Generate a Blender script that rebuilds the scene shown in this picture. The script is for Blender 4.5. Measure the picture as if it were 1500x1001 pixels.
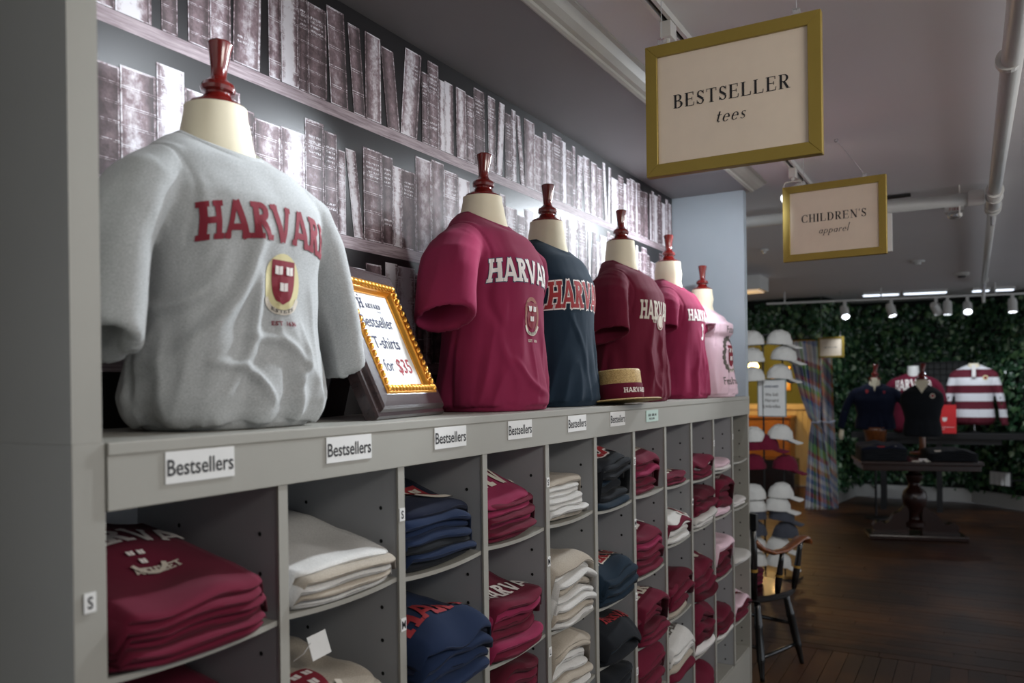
import bpy, bmesh, math, random
import numpy as np
from mathutils import Vector, Matrix, noise
from mathutils.bvhtree import BVHTree

S = bpy.context.scene
C = S.collection
for o in list(bpy.data.objects):
    bpy.data.objects.remove(o)
PI = math.pi

# ------------------------------------------------------------------ camera, world, lights, exposure
PHI = math.atan(678 / 1200.0)
EYE = 1.55
cam_d = bpy.data.cameras.new('camera')
cam = bpy.data.objects.new('camera', cam_d)
C.objects.link(cam)
cam_d.sensor_width = 36.0
cam_d.lens = 28.8
cam_d.shift_y = 64.5 / 1500.0
cam_d.clip_start = 0.05
ROLL = math.atan(0.013)
f_ = Vector((math.cos(PHI), math.sin(PHI), 0))
r_ = Vector((math.sin(PHI), -math.cos(PHI), 0))
u_ = Vector((0, 0, 1))
# picture x axis = level right axis turned by the roll
rr = r_ * math.cos(ROLL) - u_ * math.sin(ROLL)
uu = r_ * math.sin(ROLL) + u_ * math.cos(ROLL)
m3 = Matrix((rr, uu, -f_)).transposed()
cam.matrix_world = Matrix.Translation((0, 0, EYE)) @ m3.to_4x4()
cam_d.dof.use_dof = True
cam_d.dof.focus_distance = 2.25
cam_d.dof.aperture_fstop = 3.2
S.camera = cam
S.view_settings.view_transform = 'Standard'
S.view_settings.look = 'None'
S.view_settings.gamma = 1.0
S.view_settings.use_curve_mapping = False
S.view_settings.exposure = 0.0
S.cycles.max_bounces = 6
S.cycles.diffuse_bounces = 3
S.cycles.glossy_bounces = 3
S.cycles.transmission_bounces = 4
S.cycles.use_denoising = True
S.cycles.sample_clamp_indirect = 4.0

W = bpy.data.worlds.new('world')
S.world = W
W.use_nodes = True
bg = W.node_tree.nodes['Background']
bg.inputs[0].default_value = (0.86, 0.92, 1.0, 1)
bg.inputs[1].default_value = 0.95

def lamp(name, kind, loc, power, col, target=None, size=0.05, angle=70, blend=0.6, sy=None):
    d = bpy.data.lights.new(name, kind)
    d.energy = power
    d.color = col
    if kind == 'SPOT':
        d.spot_size = math.radians(angle)
        d.spot_blend = blend
        d.shadow_soft_size = size
    elif kind == 'AREA':
        d.shape = 'RECTANGLE'
        d.size = size
        d.size_y = sy or size
    else:
        d.shadow_soft_size = size
    o = bpy.data.objects.new(name, d)
    C.objects.link(o)
    o.location = loc
    if target is not None:
        v = Vector(target) - Vector(loc)
        o.rotation_euler = v.to_track_quat('-Z', 'Y').to_euler()
    return o

COOL = (0.86, 0.93, 1.0)
NEUT = (1.0, 0.95, 0.88)
WARM = (1.0, 0.62, 0.25)
lamp('track_or_added_spot', 'SPOT', (2.22, 0.72, 2.38), 84, COOL, (1.12, 1.10, 1.82), 0.03, 62, 0.7)
lamp('track_or_added_spot', 'SPOT', (4.05, 0.70, 2.38), 90, COOL, (3.2, 1.35, 1.95), 0.04, 95, 0.9)
lamp('track_or_added_spot', 'SPOT', (1.40, 0.72, 2.38), 16, COOL, (1.0, 1.4, 2.1), 0.04, 80, 0.9)
lamp('track_or_added_spot', 'SPOT', (3.05, 0.74, 2.40), 66, COOL, (2.10, 1.10, 1.78), 0.03, 60, 0.7)
lamp('track_or_added_spot', 'SPOT', (3.35, 0.74, 2.40), 28, COOL, (4.2, 1.25, 2.05), 0.03, 75, 0.9)  # added to brighten the niche end wall; no track head stands here
lamp('track_or_added_spot', 'SPOT', (4.5, 0.72, 2.38), 45, COOL, (6.7, 1.4, 1.3), 0.03, 50, .8)  # added to brighten the caps; no track head stands here
lamp('unseen_fill_light', 'AREA', (0.9, -1.3, 2.55), 34, NEUT, (1.6, 0.6, 1.2), 1.2, sy=0.6)  # unseen fill added for the shop's ambient light, no panel hangs here
lamp('unseen_fill_light', 'AREA', (3.4, -1.6, 2.55), 30, NEUT, (3.6, 0.8, 1.0), 1.2, sy=0.6)  # second unseen fill, added further along the aisle without a fixture
# the lit room behind the curtain
lamp('warm_lamp_light', 'POINT', (11.7, 2.75, 1.75), 16, WARM, size=0.08)
lamp('warm_lamp_light', 'POINT', (11.2, 2.3, 2.2), 20, WARM, size=0.08)

# ------------------------------------------------------------------ materials
def lin(c):
    return tuple(((v / 255.0) / 12.92 if v / 255.0 <= 0.04045 else ((v / 255.0 + 0.055) / 1.055) ** 2.4) for v in c)

class NT:
    def __init__(s, name):
        s.m = bpy.data.materials.new(name)
        s.m.use_nodes = True
        s.t = s.m.node_tree
        s.p = s.t.nodes['Principled BSDF']
    def n(s, typ, **kw):
        nd = s.t.nodes.new(typ)
        ins = kw.pop('ins', {})
        for k, v in kw.items():
            setattr(nd, k, v)
        for k, v in ins.items():
            if isinstance(v, (bpy.types.NodeSocket,)):
                s.t.links.new(v, nd.inputs[k])
            else:
                nd.inputs[k].default_value = v
        return nd
    def math(s, op, a, b=0.0, c=None):
        ins = {0: a, 1: b}
        if c is not None:
            ins[2] = c
        return s.n('ShaderNodeMath', operation=op, ins=ins).outputs[0]
    def mix(s, f, a, b, mode='MIX'):
        nd = s.t.nodes.new('ShaderNodeMix')
        nd.data_type = 'RGBA'
        nd.blend_type = mode
        for i, v in ((0, f), (6, a), (7, b)):
            if isinstance(v, bpy.types.NodeSocket):
                s.t.links.new(v, nd.inputs[i])
            else:
                nd.inputs[i].default_value = v if i == 0 else (tuple(v) + (1,) if len(v) == 3 else v)
        return nd.outputs[2]
    def ramp(s, f, stops):
        nd = s.t.nodes.new('ShaderNodeValToRGB')
        e = nd.color_ramp.elements
        while len(e) < len(stops):
            e.new(0.5)
        for el, (p, c) in zip(e, stops):
            el.position = p
            el.color = (c, c, c, 1) if isinstance(c, (int, float)) else tuple(c) + (1,)
        s.t.links.new(f, nd.inputs[0])
        return nd.outputs[0]
    def coord(s, which='Object', scale=(1, 1, 1)):
        tc = s.n('ShaderNodeTexCoord')
        mp = s.n('ShaderNodeMapping')
        s.t.links.new(tc.outputs[which], mp.inputs[0])
        mp.inputs['Scale'].default_value = scale
        return mp.outputs[0]
    def noise(s, vec, scale=5, detail=4, rough=0.55):
        nd = s.n('ShaderNodeTexNoise', ins={'Scale': scale, 'Detail': detail, 'Roughness': rough})
        if vec is not None:
            s.t.links.new(vec, nd.inputs['Vector'])
        return nd.outputs['Fac']
    def out(s, base=None, rough=None, bump=None, strength=0.2, dist=0.002):
        if base is not None:
            if isinstance(base, bpy.types.NodeSocket):
                s.t.links.new(base, s.p.inputs['Base Color'])
            else:
                s.p.inputs['Base Color'].default_value = tuple(base) + (1,)
        if rough is not None:
            if isinstance(rough, bpy.types.NodeSocket):
                s.t.links.new(rough, s.p.inputs['Roughness'])
            else:
                s.p.inputs['Roughness'].default_value = rough
        if bump is not None:
            b = s.n('ShaderNodeBump', ins={'Strength': strength, 'Distance': dist, 'Height': bump})
            s.t.links.new(b.outputs[0], s.p.inputs['Normal'])
        return s.m

def paint(name, col, rough=0.5, var=0.06, scale=6, bump=0.05):
    t = NT(name)
    c = lin(col)
    v = t.coord()
    f = t.noise(v, scale, 5)
    b = t.mix(f, tuple(x * (1 - var) for x in c), tuple(min(1, x * (1 + var)) for x in c))
    return t.out(b, rough, t.noise(v, 120, 2), bump)

def cloth(name, col, heather=0.0, sheen=0.05, wv=260, scale=1.0):
    t = NT(name)
    c = lin(col)
    v = t.coord()
    f = t.noise(v, 7, 3)
    b = t.mix(f, tuple(x * 0.9 for x in c), tuple(min(1, x * 1.1) for x in c))
    if heather:
        h = t.noise(t.coord(scale=(1, 1, 2.2)), 330 * scale, 2, 0.7)
        hh = t.ramp(h, [(0.3, 0.0), (0.7, 1.0)])
        b = t.mix(hh, tuple(x * (1 - heather) for x in c), tuple(min(1, x * (1 + heather * .8)) for x in c))
        f2 = t.noise(v, 9, 3)
        b = t.mix(t.math('MULTIPLY', f2, 0.25), b, tuple(x * 0.8 for x in c))
    t.p.inputs['Sheen Weight'].default_value = sheen
    t.p.inputs['Sheen Roughness'].default_value = 0.5
    t.p.inputs['Specular IOR Level'].default_value = 0.2
    wvn = t.n('ShaderNodeTexWave', ins={'Scale': wv, 'Distortion': 1.5, 'Detail': 1})
    wvn.bands_direction = 'Z'
    t.t.links.new(v, wvn.inputs['Vector'])
    hgt = t.math('ADD', wvn.outputs['Fac'], t.math('MULTIPLY', t.noise(v, 60, 4), 2.0))
    return t.out(b, 0.92, hgt, 0.16, 0.0008)

def simple(name, col, rough=0.5, metal=0.0, coat=0.0, bump=None):
    t = NT(name)
    c = lin(col)
    v = t.coord()
    b = t.mix(t.noise(v, 14, 3), tuple(x * .93 for x in c), tuple(min(1, x * 1.07) for x in c))
    t.p.inputs['Metallic'].default_value = metal
    t.p.inputs['Coat Weight'].default_value = coat
    t.p.inputs['Coat Roughness'].default_value = 0.08
    if bump:
        return t.out(b, rough, t.noise(v, bump, 3), 0.15)
    return t.out(b, rough)

def emis(name, col, power):
    t = NT(name)
    t.p.inputs['Base Color'].default_value = (0.9, 0.9, 0.9, 1)
    t.p.inputs['Emission Color'].default_value = tuple(lin(col)) + (1,)
    t.p.inputs['Emission Strength'].default_value = power
    return t.m

def woodmat(name, c1, c2, rough=0.35, sc=(1, 12, 12), coat=0.0):
    t = NT(name)
    v = t.coord(scale=sc)
    n1 = t.noise(v, 6, 6, 0.6)
    f = t.ramp(n1, [(0.3, 0.0), (0.7, 1.0)])
    b = t.mix(f, lin(c1), lin(c2))
    t.p.inputs['Coat Weight'].default_value = coat
    t.p.inputs['Coat Roughness'].default_value = 0.12
    return t.out(b, rough, n1, 0.08)

M = {}
M['unit'] = paint('grey_unit_paint', (158, 156, 148), 0.42)
M['unit_lifted'] = paint('grey_unit_paint_lifted', (170, 172, 175), 0.45)  # same paint as the unit, lightened to stand in for light in the cubbies
M['niche'] = paint('blue_grey_wall_paint', (156, 166, 174), 0.6)
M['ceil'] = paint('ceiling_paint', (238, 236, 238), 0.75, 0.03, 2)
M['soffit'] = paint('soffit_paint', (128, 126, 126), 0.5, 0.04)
M['crown'] = paint('moulding_paint', (186, 184, 176), 0.4, 0.03)
M['white'] = simple('white_enamel', (215, 215, 212), 0.35)
M['dark'] = simple('near_black', (22, 22, 24), 0.5)
M['cream'] = cloth('cream_jersey', (236, 226, 200), 0, 0.1, 300)
M['cherry'] = simple('cherry_lacquer', (110, 24, 20), 0.22, 0, 0.8)
M['gold'] = simple('gold_paint', (158, 136, 62), 0.42, 0.35, 0, 30)
M['goldleaf'] = simple('gilt', (226, 162, 66), 0.28, 0.75)
M['frame_wood'] = woodmat('dark_frame_wood', (40, 28, 30), (62, 46, 46), 0.25, (1, 8, 8), 0.4)
M['card'] = simple('ivory_card', (232, 216, 196), 0.35, 0, 0.25)
M['paper'] = simple('white_paper', (226, 226, 224), 0.75)
M['ink'] = simple('black_ink', (28, 28, 32), 0.6)
M['redink'] = simple('crimson_ink', (150, 24, 44), 0.6)
M['blueink'] = simple('navy_ink', (44, 52, 84), 0.6)
M['steel'] = simple('steel', (190, 190, 195), 0.25, 1.0)
M['blackmetal'] = simple('black_wire', (18, 18, 18), 0.35, 0.4)
M['blackwood'] = simple('black_lacquer', (14, 13, 13), 0.25, 0, 0.5)
M['armwood'] = woodmat('cherry_arm_wood', (96, 52, 26), (140, 82, 44), 0.3, (8, 8, 1), 0.5)
M['goldband'] = simple('gold_band', (190, 150, 70), 0.35, 0.6)
M['tablewood'] = woodmat('mahogany', (28, 11, 8), (46, 20, 13), 0.25, (2, 2, 10), 0.1)
M['holes'] = simple('dark_hole', (20, 20, 20), 0.9)
M['bulb'] = emis('lit_bulb', (235, 242, 255), 9.0)
M['fluor'] = emis('lit_tube', (225, 235, 250), 2.2)
M['glow'] = emis('warm_bulb', (255, 200, 110), 18.0)
M['seal'] = simple('cream_seal_ink', (205, 196, 182), 0.8)
M['wht_ink'] = simple('white_shirt_ink', (226, 218, 214), 0.8)
M['gry_ink'] = simple('grey_shirt_ink', (90, 84, 78), 0.8)
M['wreath_ink'] = simple('brown_gold_wreath_ink', (150, 98, 84), 0.85)
M['yel_ink'] = simple('faded_gold_ink', (206, 196, 150), 0.85)
M['mar_ink'] = simple('maroon_shirt_ink', (128, 26, 44), 0.8)
M['red_ink'] = simple('red_shirt_ink', (150, 38, 44), 0.8)
CLOTH = {
 'grey heather': cloth('grey_heather_jersey', (178, 180, 180), 0.28, 0.1),
 'ash grey': cloth('ash_grey_jersey', (204, 202, 198), 0.16, 0.1, 200),
 'oatmeal': cloth('oatmeal_jersey', (170, 160, 146), 0.18, 0.1, 200),
 'bright maroon': cloth('bright_maroon_jersey', (132, 36, 70), 0, 0.04),
 'maroon': cloth('maroon_jersey', (98, 22, 44), 0, 0.04),
 'dark maroon': cloth('dark_maroon_jersey', (78, 12, 30), 0, 0.04),
 'navy': cloth('navy_jersey', (28, 42, 70), 0, 0.04),
 'dark navy': cloth('dark_navy_jersey', (20, 26, 46), 0, 0.04),
 'black': cloth('black_jersey', (24, 27, 32), 0, 0.04),
 'blue black': cloth('blue_black_jersey', (24, 40, 54), 0, 0.04),
 'pale pink': cloth('pale_pink_jersey', (226, 196, 208), 0, 0.1),
 'white': cloth('white_jersey', (222, 218, 216), 0, 0.1),
 'cap white': cloth('washed_white_twill', (205, 203, 198), 0.08, 0.1),
 'cap charcoal': cloth('charcoal_twill', (66, 68, 76), 0.05, 0.1),
}

# ------------------------------------------------------------------ builders
def link(name, me, mat=None, parent=None, smooth=False):
    o = bpy.data.objects.new(name, me)
    C.objects.link(o)
    if mat is not None and not me.materials:
        me.materials.append(mat)
    if smooth:
        me.polygons.foreach_set('use_smooth', [True] * len(me.polygons))
    if parent is not None:
        o.parent = parent
    return o

def tag(o, label=None, cat=None, group=None, kind=None):
    if label: o['label'] = label
    if cat: o['category'] = cat
    if group: o['group'] = group
    if kind: o['kind'] = kind
    return o

def thing(name, label, cat, loc=(0, 0, 0), rz=0.0, group=None):
    o = bpy.data.objects.new(name, None)
    o.empty_display_size = 0.05
    C.objects.link(o)
    o.location = loc
    o.rotation_euler = (0, 0, rz)
    return tag(o, label, cat, group)

class MB:
    def __init__(s):
        s.v = []; s.f = []
    def add(s, vs, fs):
        k = len(s.v)
        s.v += [tuple(p) for p in vs]
        s.f += [tuple(i + k for i in f) for f in fs]
        return s
    def box(s, a, b):
        x0, y0, z0 = a; x1, y1, z1 = b
        return s.add([(x0,y0,z0),(x1,y0,z0),(x1,y1,z0),(x0,y1,z0),(x0,y0,z1),(x1,y0,z1),(x1,y1,z1),(x0,y1,z1)],
                     [(0,3,2,1),(4,5,6,7),(0,1,5,4),(1,2,6,5),(2,3,7,6),(3,0,4,7)])
    def tube(s, pts, r, n=10, cap=True):
        pts = [Vector(p) for p in pts]
        rs = r if isinstance(r, (list, tuple)) else [r] * len(pts)
        k = len(s.v); up = None
        for i, p in enumerate(pts):
            d = (pts[min(i + 1, len(pts) - 1)] - pts[max(i - 1, 0)]).normalized()
            if up is None:
                up = d.orthogonal().normalized()
            up = (up - d * up.dot(d))
            up = up.normalized() if up.length > 1e-6 else d.orthogonal().normalized()
            sd = d.cross(up)
            for j in range(n):
                a = 2 * PI * j / n
                s.v.append(tuple(p + (up * math.cos(a) + sd * math.sin(a)) * rs[i]))
        for i in range(len(pts) - 1):
            for j in range(n):
                a = k + i * n + j; b = k + i * n + (j + 1) % n
                s.f.append((a, b, b + n, a + n))
        if cap:
            s.f.append(tuple(k + j for j in range(n))[::-1])
            s.f.append(tuple(k + (len(pts) - 1) * n + j for j in range(n)))
        return s
    def lathe(s, prof, n=32, c=(0, 0, 0)):
        k = len(s.v)
        for r, z in prof:
            for j in range(n):
                a = 2 * PI * j / n
                s.v.append((c[0] + r * math.cos(a), c[1] + r * math.sin(a), c[2] + z))
        for i in range(len(prof) - 1):
            for j in range(n):
                a = k + i * n + j; b = k + i * n + (j + 1) % n
                s.f.append((a, b, b + n, a + n))
        s.f.append(tuple(k + j for j in range(n))[::-1])
        s.f.append(tuple(k + (len(prof) - 1) * n + j for j in range(n)))
        return s
    def mesh(s, name):
        me = bpy.data.meshes.new(name)
        me.from_pydata(s.v, [], s.f)
        me.update()
        return me
    def build(s, name, mat, parent=None, smooth=False, bevel=0.0, seg=2):
        me = s.mesh(name)
        o = link(name, me, mat, parent, smooth)
        if bevel:
            bm = bmesh.new(); bm.from_mesh(me)
            bmesh.ops.bevel(bm, geom=[e for e in bm.edges if e.is_manifold and e.calc_face_angle(0) > 0.5], offset=bevel, segments=seg, affect='EDGES', profile=0.6)
            bm.to_mesh(me); bm.free()
        return o

def autosmooth(o, ang=40):
    me = o.data
    me.polygons.foreach_set('use_smooth', [True] * len(me.polygons))
    try:
        me.set_sharp_from_angle(angle=math.radians(ang))
    except Exception:
        pass
    return o

def struct(name, mb, mat, label=None, **kw):
    o = mb.build(name, mat, **kw)
    o['kind'] = 'structure'
    if label: o['label'] = label
    return o

# ------------------------------------------------------------------ flat lettering
def Ls(x0, y0, x1, y1, w):
    dx, dy = x1 - x0, y1 - y0
    L = math.hypot(dx, dy) or 1
    nx, ny = -dy / L * w / 2, dx / L * w / 2
    return [[(x0 - nx, y0 - ny), (x1 - nx, y1 - ny), (x1 + nx, y1 + ny), (x0 + nx, y0 + ny)]]

def As(cx, cy, rx, ry, a0, a1, ws, wt, n=14):
    out = []; pr = None
    for i in range(n + 1):
        a = math.radians(a0 + (a1 - a0) * i / n)
        w = wt + (ws - wt) * abs(math.cos(a)) ** 1.4
        c, s_ = math.cos(a), math.sin(a)
        p = (cx + (rx - w / 2 + w / 2 * 1) * c, cy + (ry) * s_)
        q0 = (cx + (rx - w) * c, cy + (ry - w) * s_)
        q1 = (cx + rx * c, cy + ry * s_)
        if pr:
            out.append([pr[0], pr[1], q1, q0])
        pr = (q0, q1)
    return out

def glyph(ch, st):
    T, t, s = st['T'], st['t'], st['s']      # thick, thin, serif thickness
    k = st.get('sw', 0.11)
    def se(x, y, hw=None):
        hw = hw or (T / 2 + k)
        yy = y + s / 2 if y < 0.02 else y - s / 2
        return Ls(x - hw, yy, x + hw, yy, s)
    def ve(x, w=T): return Ls(x, 0, x, 1, w)
    g = []; x = T / 2 + k
    if ch == 'H':
        x2 = x + 0.42 + T * 0.5
        g = ve(x) + ve(x2) + Ls(x, .5, x2, .5, t) + se(x, 0) + se(x, 1) + se(x2, 0) + se(x2, 1); adv = x2 + T / 2 + k
    elif ch == 'I':
        g = ve(x) + se(x, 0) + se(x, 1); adv = x + T / 2 + k
    elif ch == 'A':
        w = .62 + T * .5; m = k + w / 2
        g = Ls(k, 0, m - t * .2, 1, t) + Ls(k + w, 0, m + t * .0, 1, T) + Ls(k + w * .2, .3, k + w * .78, .3, t) + se(k + .02, 0, k + .04) + se(k + w - .02, 0, k + .08)
        g += Ls(m - T * .5, 1 - s / 2, m + T * .35, 1 - s / 2, s) if s > .06 else []
        adv = w + 2 * k + .02
    elif ch == 'V':
        w = .6 + T * .5; m = k + w / 2
        g = Ls(k, 1, m, 0, T) + Ls(k + w, 1, m + t * .2, 0, t) + se(k + .02, 1, k + .08) + se(k + w - .02, 1, k + .04)
        adv = w + 2 * k + .02
    elif ch in 'RBP':
        g = ve(x) + se(x, 0) + se(x, 1)
        if ch == 'B':
            g += As(x + .2, .76, .27, .24, -90, 90, T, t) + Ls(x, 1 - t / 2, x + .2, 1 - t / 2, t) + Ls(x, .52 + t / 2, x + .2, .52 + t / 2, t)
            g += As(x + .22, .27, .32, .27, -90, 90, T, t) + Ls(x, t / 2, x + .22, t / 2, t) + Ls(x, .54 - t / 2, x + .22, .54 - t / 2, t)
            adv = x + .6
        else:
            g += As(x + .2, .74, .3, .26, -90, 90, T, t) + Ls(x, 1 - t / 2, x + .2, 1 - t / 2, t) + Ls(x, .48 + t / 2, x + .22, .48 + t / 2, t)
            adv = x + .52
            if ch == 'R':
                g += Ls(x + .2, .5, x + .46, .03, T) + se(x + .5, 0, k * .8 + T * .4); adv = x + .62
    elif ch == 'D':
        g = ve(x) + se(x, 0) + se(x, 1) + As(x + .16, .5, .44, .5, -90, 90, T, t, 20) + Ls(x, 1 - t / 2, x + .17, 1 - t / 2, t) + Ls(x, t / 2, x + .17, t / 2, t); adv = x + .66
    elif ch in 'ELFT':
        if ch == 'T':
            m = .36 + k * .3
            g = ve(m) + se(m, 0) + Ls(.03, 1 - t / 2, 2 * m - .03, 1 - t / 2, t) + Ls(.045, .78, .045, 1, t * 1.1) + Ls(2 * m - .045, .78, 2 * m - .045, 1, t * 1.1); adv = 2 * m + .03
        else:
            e = x + .5
            g = ve(x) + se(x, 0) + se(x, 1)
            if ch in 'EL': g += Ls(x, t / 2, e, t / 2, t) + Ls(e - .01, 0, e + .03, .26, t * 1.1)
            if ch in 'EF': g += Ls(x, 1 - t / 2, e - .03, 1 - t / 2, t) + Ls(e - .03, 1, e - .03, .78, t * 1.1) + Ls(x, .52, e - .12, .52, t) + Ls(e - .12, .4, e - .12, .64, t)
            adv = e + .1
    elif ch == 'N':
        x2 = x + .56
        g = ve(x, t) + ve(x2, t) + Ls(x - .03, 1, x2 + .0, 0, T) + se(x, 0, k + t) + se(x - .03, 1, k + t) + se(x2, 1, k + t); adv = x2 + k + .06
    elif ch == 'C':
        g = As(.46, .5, .42, .5, 50, 310, T, t, 26) + Ls(.745, .7, .745, .98, t * 1.1) + Ls(.745, .05, .745, .28, t * .9); adv = .82
    elif ch == 'S':
        g = As(.3, .745, .24, .255, 20, 200, T * .75, t, 14) + As(.3, .255, .26, .255, -160, 20, T * .75, t, 14) + Ls(.09, .66, .5, .34, T * 1.05) + Ls(.52, .72, .52, .98, t * 1.1) + Ls(.06, .03, .06, .3, t * 1.1); adv = .62
    elif ch == "'":
        g = [[(.06, .72), (.1, .72), (.17, 1), (.05, 1)]]; adv = .2
    elif ch == '3':
        g = As(.28, .74, .25, .26, -80, 150, T, t) + As(.28, .27, .28, .27, -150, 80, T, t); adv = .62
    elif ch == 't':
        g = Ls(.14, .08, .14, .64, .09) + Ls(.02, .44, .3, .44, .04) + As(.23, .1, .09, .1, 180, 330, .07, .03, 8); adv = .34
    elif ch == 'e':
        g = As(.23, .23, .2, .24, 0, 320, .09, .03, 18) + Ls(.06, .25, .42, .28, .035); adv = .47
    elif ch == 's':
        g = As(.18, .35, .13, .12, 20, 210, .06, .03, 9) + As(.18, .12, .14, .12, -160, 30, .06, .03, 9) + Ls(.09, .3, .27, .17, .085); adv = .38
    elif ch == 'a':
        g = As(.22, .23, .19, .24, 30, 330, .085, .03, 16) + Ls(.4, 0, .4, .46, .08) + Ls(.4, .02, .47, .06, .04); adv = .51
    elif ch == 'p':
        g = Ls(.1, -.3, .1, .46, .08) + Ls(.02, -.29, .2, -.29, .035) + As(.26, .23, .21, .24, -150, 150, .09, .03, 16); adv = .53
    elif ch == 'r':
        g = Ls(.1, 0, .1, .46, .08) + As(.25, .3, .15, .16, 50, 170, .04, .05, 8) + Ls(.31, .36, .36, .43, .06); adv = .4
    elif ch == 'l':
        g = Ls(.1, .02, .1, 1.02, .08) + Ls(.1, .03, .18, .06, .04); adv = .26
    elif ch == ' ':
        adv = .35
    else:
        adv = .4
    return g, adv

SLAB = dict(T=.23, t=.17, s=.15, sw=.085)
ROMAN = dict(T=.155, t=.045, s=.042, sw=.08)

def stroke_text(text, h, st, track=0.0, shear=0.0, grow=0.0, arch=0.0, squeeze=1.0):
    """polygons of the text, centred on x, base line at y=0"""
    polys = []; x = 0.0
    for ch in text:
        g, adv = glyph(ch, st)
        for p in g:
            if grow:
                cx = sum(q[0] for q in p) / len(p); cy = sum(q[1] for q in p) / len(p)
                (ax, ay), (bx, by), (dx_, dy_) = p[0], p[1], p[3]
                e1 = Vector((bx - ax, by - ay)); e2 = Vector((dx_ - ax, dy_ - ay))
                l1 = max(e1.length, 1e-4); l2 = max(e2.length, 1e-4)
                e1n, e2n = e1 / l1 * grow, e2 / l2 * grow
                q = [Vector(v) for v in p]
                q = [q[0] - e1n - e2n, q[1] + e1n - e2n, q[2] + e1n + e2n, q[3] - e1n + e2n]
                p = [(v.x, v.y) for v in q]
            polys.append([((q[0] + x + q[1] * shear) * squeeze, q[1]) for q in p])
        x += adv + track
    wtot = (x - track) * squeeze
    out = []
    for p in polys:
        out.append([((q[0] - wtot / 2) * h, q[1] * h + (arch * (1 - ((q[0] - wtot / 2) / (wtot / 2)) ** 2)) * h) for q in p])
    return out, wtot * h

def poly_mesh(name, polys, fn, maxlen=None, depth=None):
    bm = bmesh.new()
    for p in polys:
        a = sum(p[i][0] * p[(i + 1) % len(p)][1] - p[(i + 1) % len(p)][0] * p[i][1] for i in range(len(p)))
        if abs(a) < 1e-10: continue
        if a < 0: p = p[::-1]
        try: bm.faces.new([bm.verts.new((q[0], q[1], 0)) for q in p])
        except Exception: pass
    if maxlen:
        for _ in range(5):
            es = [e for e in bm.edges if e.calc_length() > maxlen]
            if not es: break
            bmesh.ops.triangulate(bm, faces=[f for f in bm.faces if len(f.verts) > 4])
            bmesh.ops.subdivide_edges(bm, edges=es, cuts=1, use_grid_fill=True)
    for v in bm.verts:
        v.co = fn(v.co.x, v.co.y)
    me = bpy.data.meshes.new(name)
    bm.to_mesh(me); bm.free()
    return me

_sans = {}
def sans_polys(text, h, bold=0.0, squeeze=1.0):
    key = (text, bold)
    if key not in _sans:
        cu = bpy.data.curves.new('t', 'FONT')
        cu.body = text; cu.size = 1.0; cu.align_x = 'CENTER'; cu.resolution_u = 3
        cu.offset = bold
        ob = bpy.data.objects.new('t', cu)
        C.objects.link(ob)
        dg = bpy.context.evaluated_depsgraph_get()
        me = bpy.data.meshes.new_from_object(ob.evaluated_get(dg))
        _sans[key] = [[(me.vertices[i].co.x, me.vertices[i].co.y) for i in p.vertices] for p in me.polygons]
        bpy.data.objects.remove(ob); bpy.data.meshes.remove(me); bpy.data.curves.remove(cu)
    return [[(q[0] * h / .7 * squeeze, q[1] * h / .7) for q in p] for p in _sans[key]]

def dashes(words_, h):
    """faint rows of type too small to read"""
    out = []; x = 0
    for ch in words_:
        if ch != ' ': out.append([(x, 0), (x + h * .55, 0), (x + h * .45, h), (x + h * .1, h)])
        x += h * .8
    return [[(q[0] - x / 2, q[1]) for q in p] for p in out]

def plane_fn(o, ax, ay, off=0.0):
    o = Vector(o); ax = Vector(ax).normalized(); ay = Vector(ay).normalized()
    n = ax.cross(ay) * off
    return lambda u, v: o + ax * u + ay * v + n

def shift(polys, dx, dy, sc=1.0):
    return [[(q[0] * sc + dx, q[1] * sc + dy) for q in p] for p in polys]

def ell(cx, cy, rx, ry, n=20):
    return [[(cx + rx * math.cos(2 * PI * i / n), cy + ry * math.sin(2 * PI * i / n)) for i in range(n)]]

def ring(cx, cy, rx, ry, w, a0=0, a1=360, n=24):
    out = []
    for i in range(n):
        a = math.radians(a0 + (a1 - a0) * i / n); b = math.radians(a0 + (a1 - a0) * (i + 1) / n)
        out.append([(cx + rx * math.cos(a), cy + ry * math.sin(a)), (cx + rx * math.cos(b), cy + ry * math.sin(b)),
                    (cx + (rx - w) * math.cos(b), cy + (ry - w) * math.sin(b)), (cx + (rx - w) * math.cos(a), cy + (ry - w) * math.sin(a))])
    return out

def shield(w, h):
    top = h * .5
    out = []; n = 10; pr = None
    for i in range(n + 1):
        t = i / n
        y = top - h * t
        hw = w / 2 * (1 if t < .3 else math.sqrt(max(0, 1 - ((t - .3) / .7) ** 2.0)))
        if pr: out.append([(-pr[1], pr[0]), (-hw, y), (hw, y), (pr[1], pr[0])] if hw > 1e-5 else [(-pr[1], pr[0]), (0, y), (pr[1], pr[0])])
        pr = (y, hw)
    return out

def books3(w, h):
    b = lambda cx, cy: [[(cx - w * .15, cy - h * .085), (cx - .01 * w, cy - h * .1), (cx - .01 * w, cy + h * .085), (cx - w * .15, cy + h * .1)],
                        [(cx + .01 * w, cy - h * .1), (cx + w * .15, cy - h * .085), (cx + w * .15, cy + h * .1), (cx + .01 * w, cy + h * .085)]]
    return b(-w * .23, h * .27) + b(w * .23, h * .27) + b(0, -h * .1)

# ------------------------------------------------------------------ room shell
SOF = 2.535      # underside of the soffit over the shelving
CEI = 2.59
DY = 1.02        # front of the shelving
BY = 1.40        # the printed wall
XA, XB = 0.643, 4.29
PITCH = 0.3270
X0 = 0.686

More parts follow.
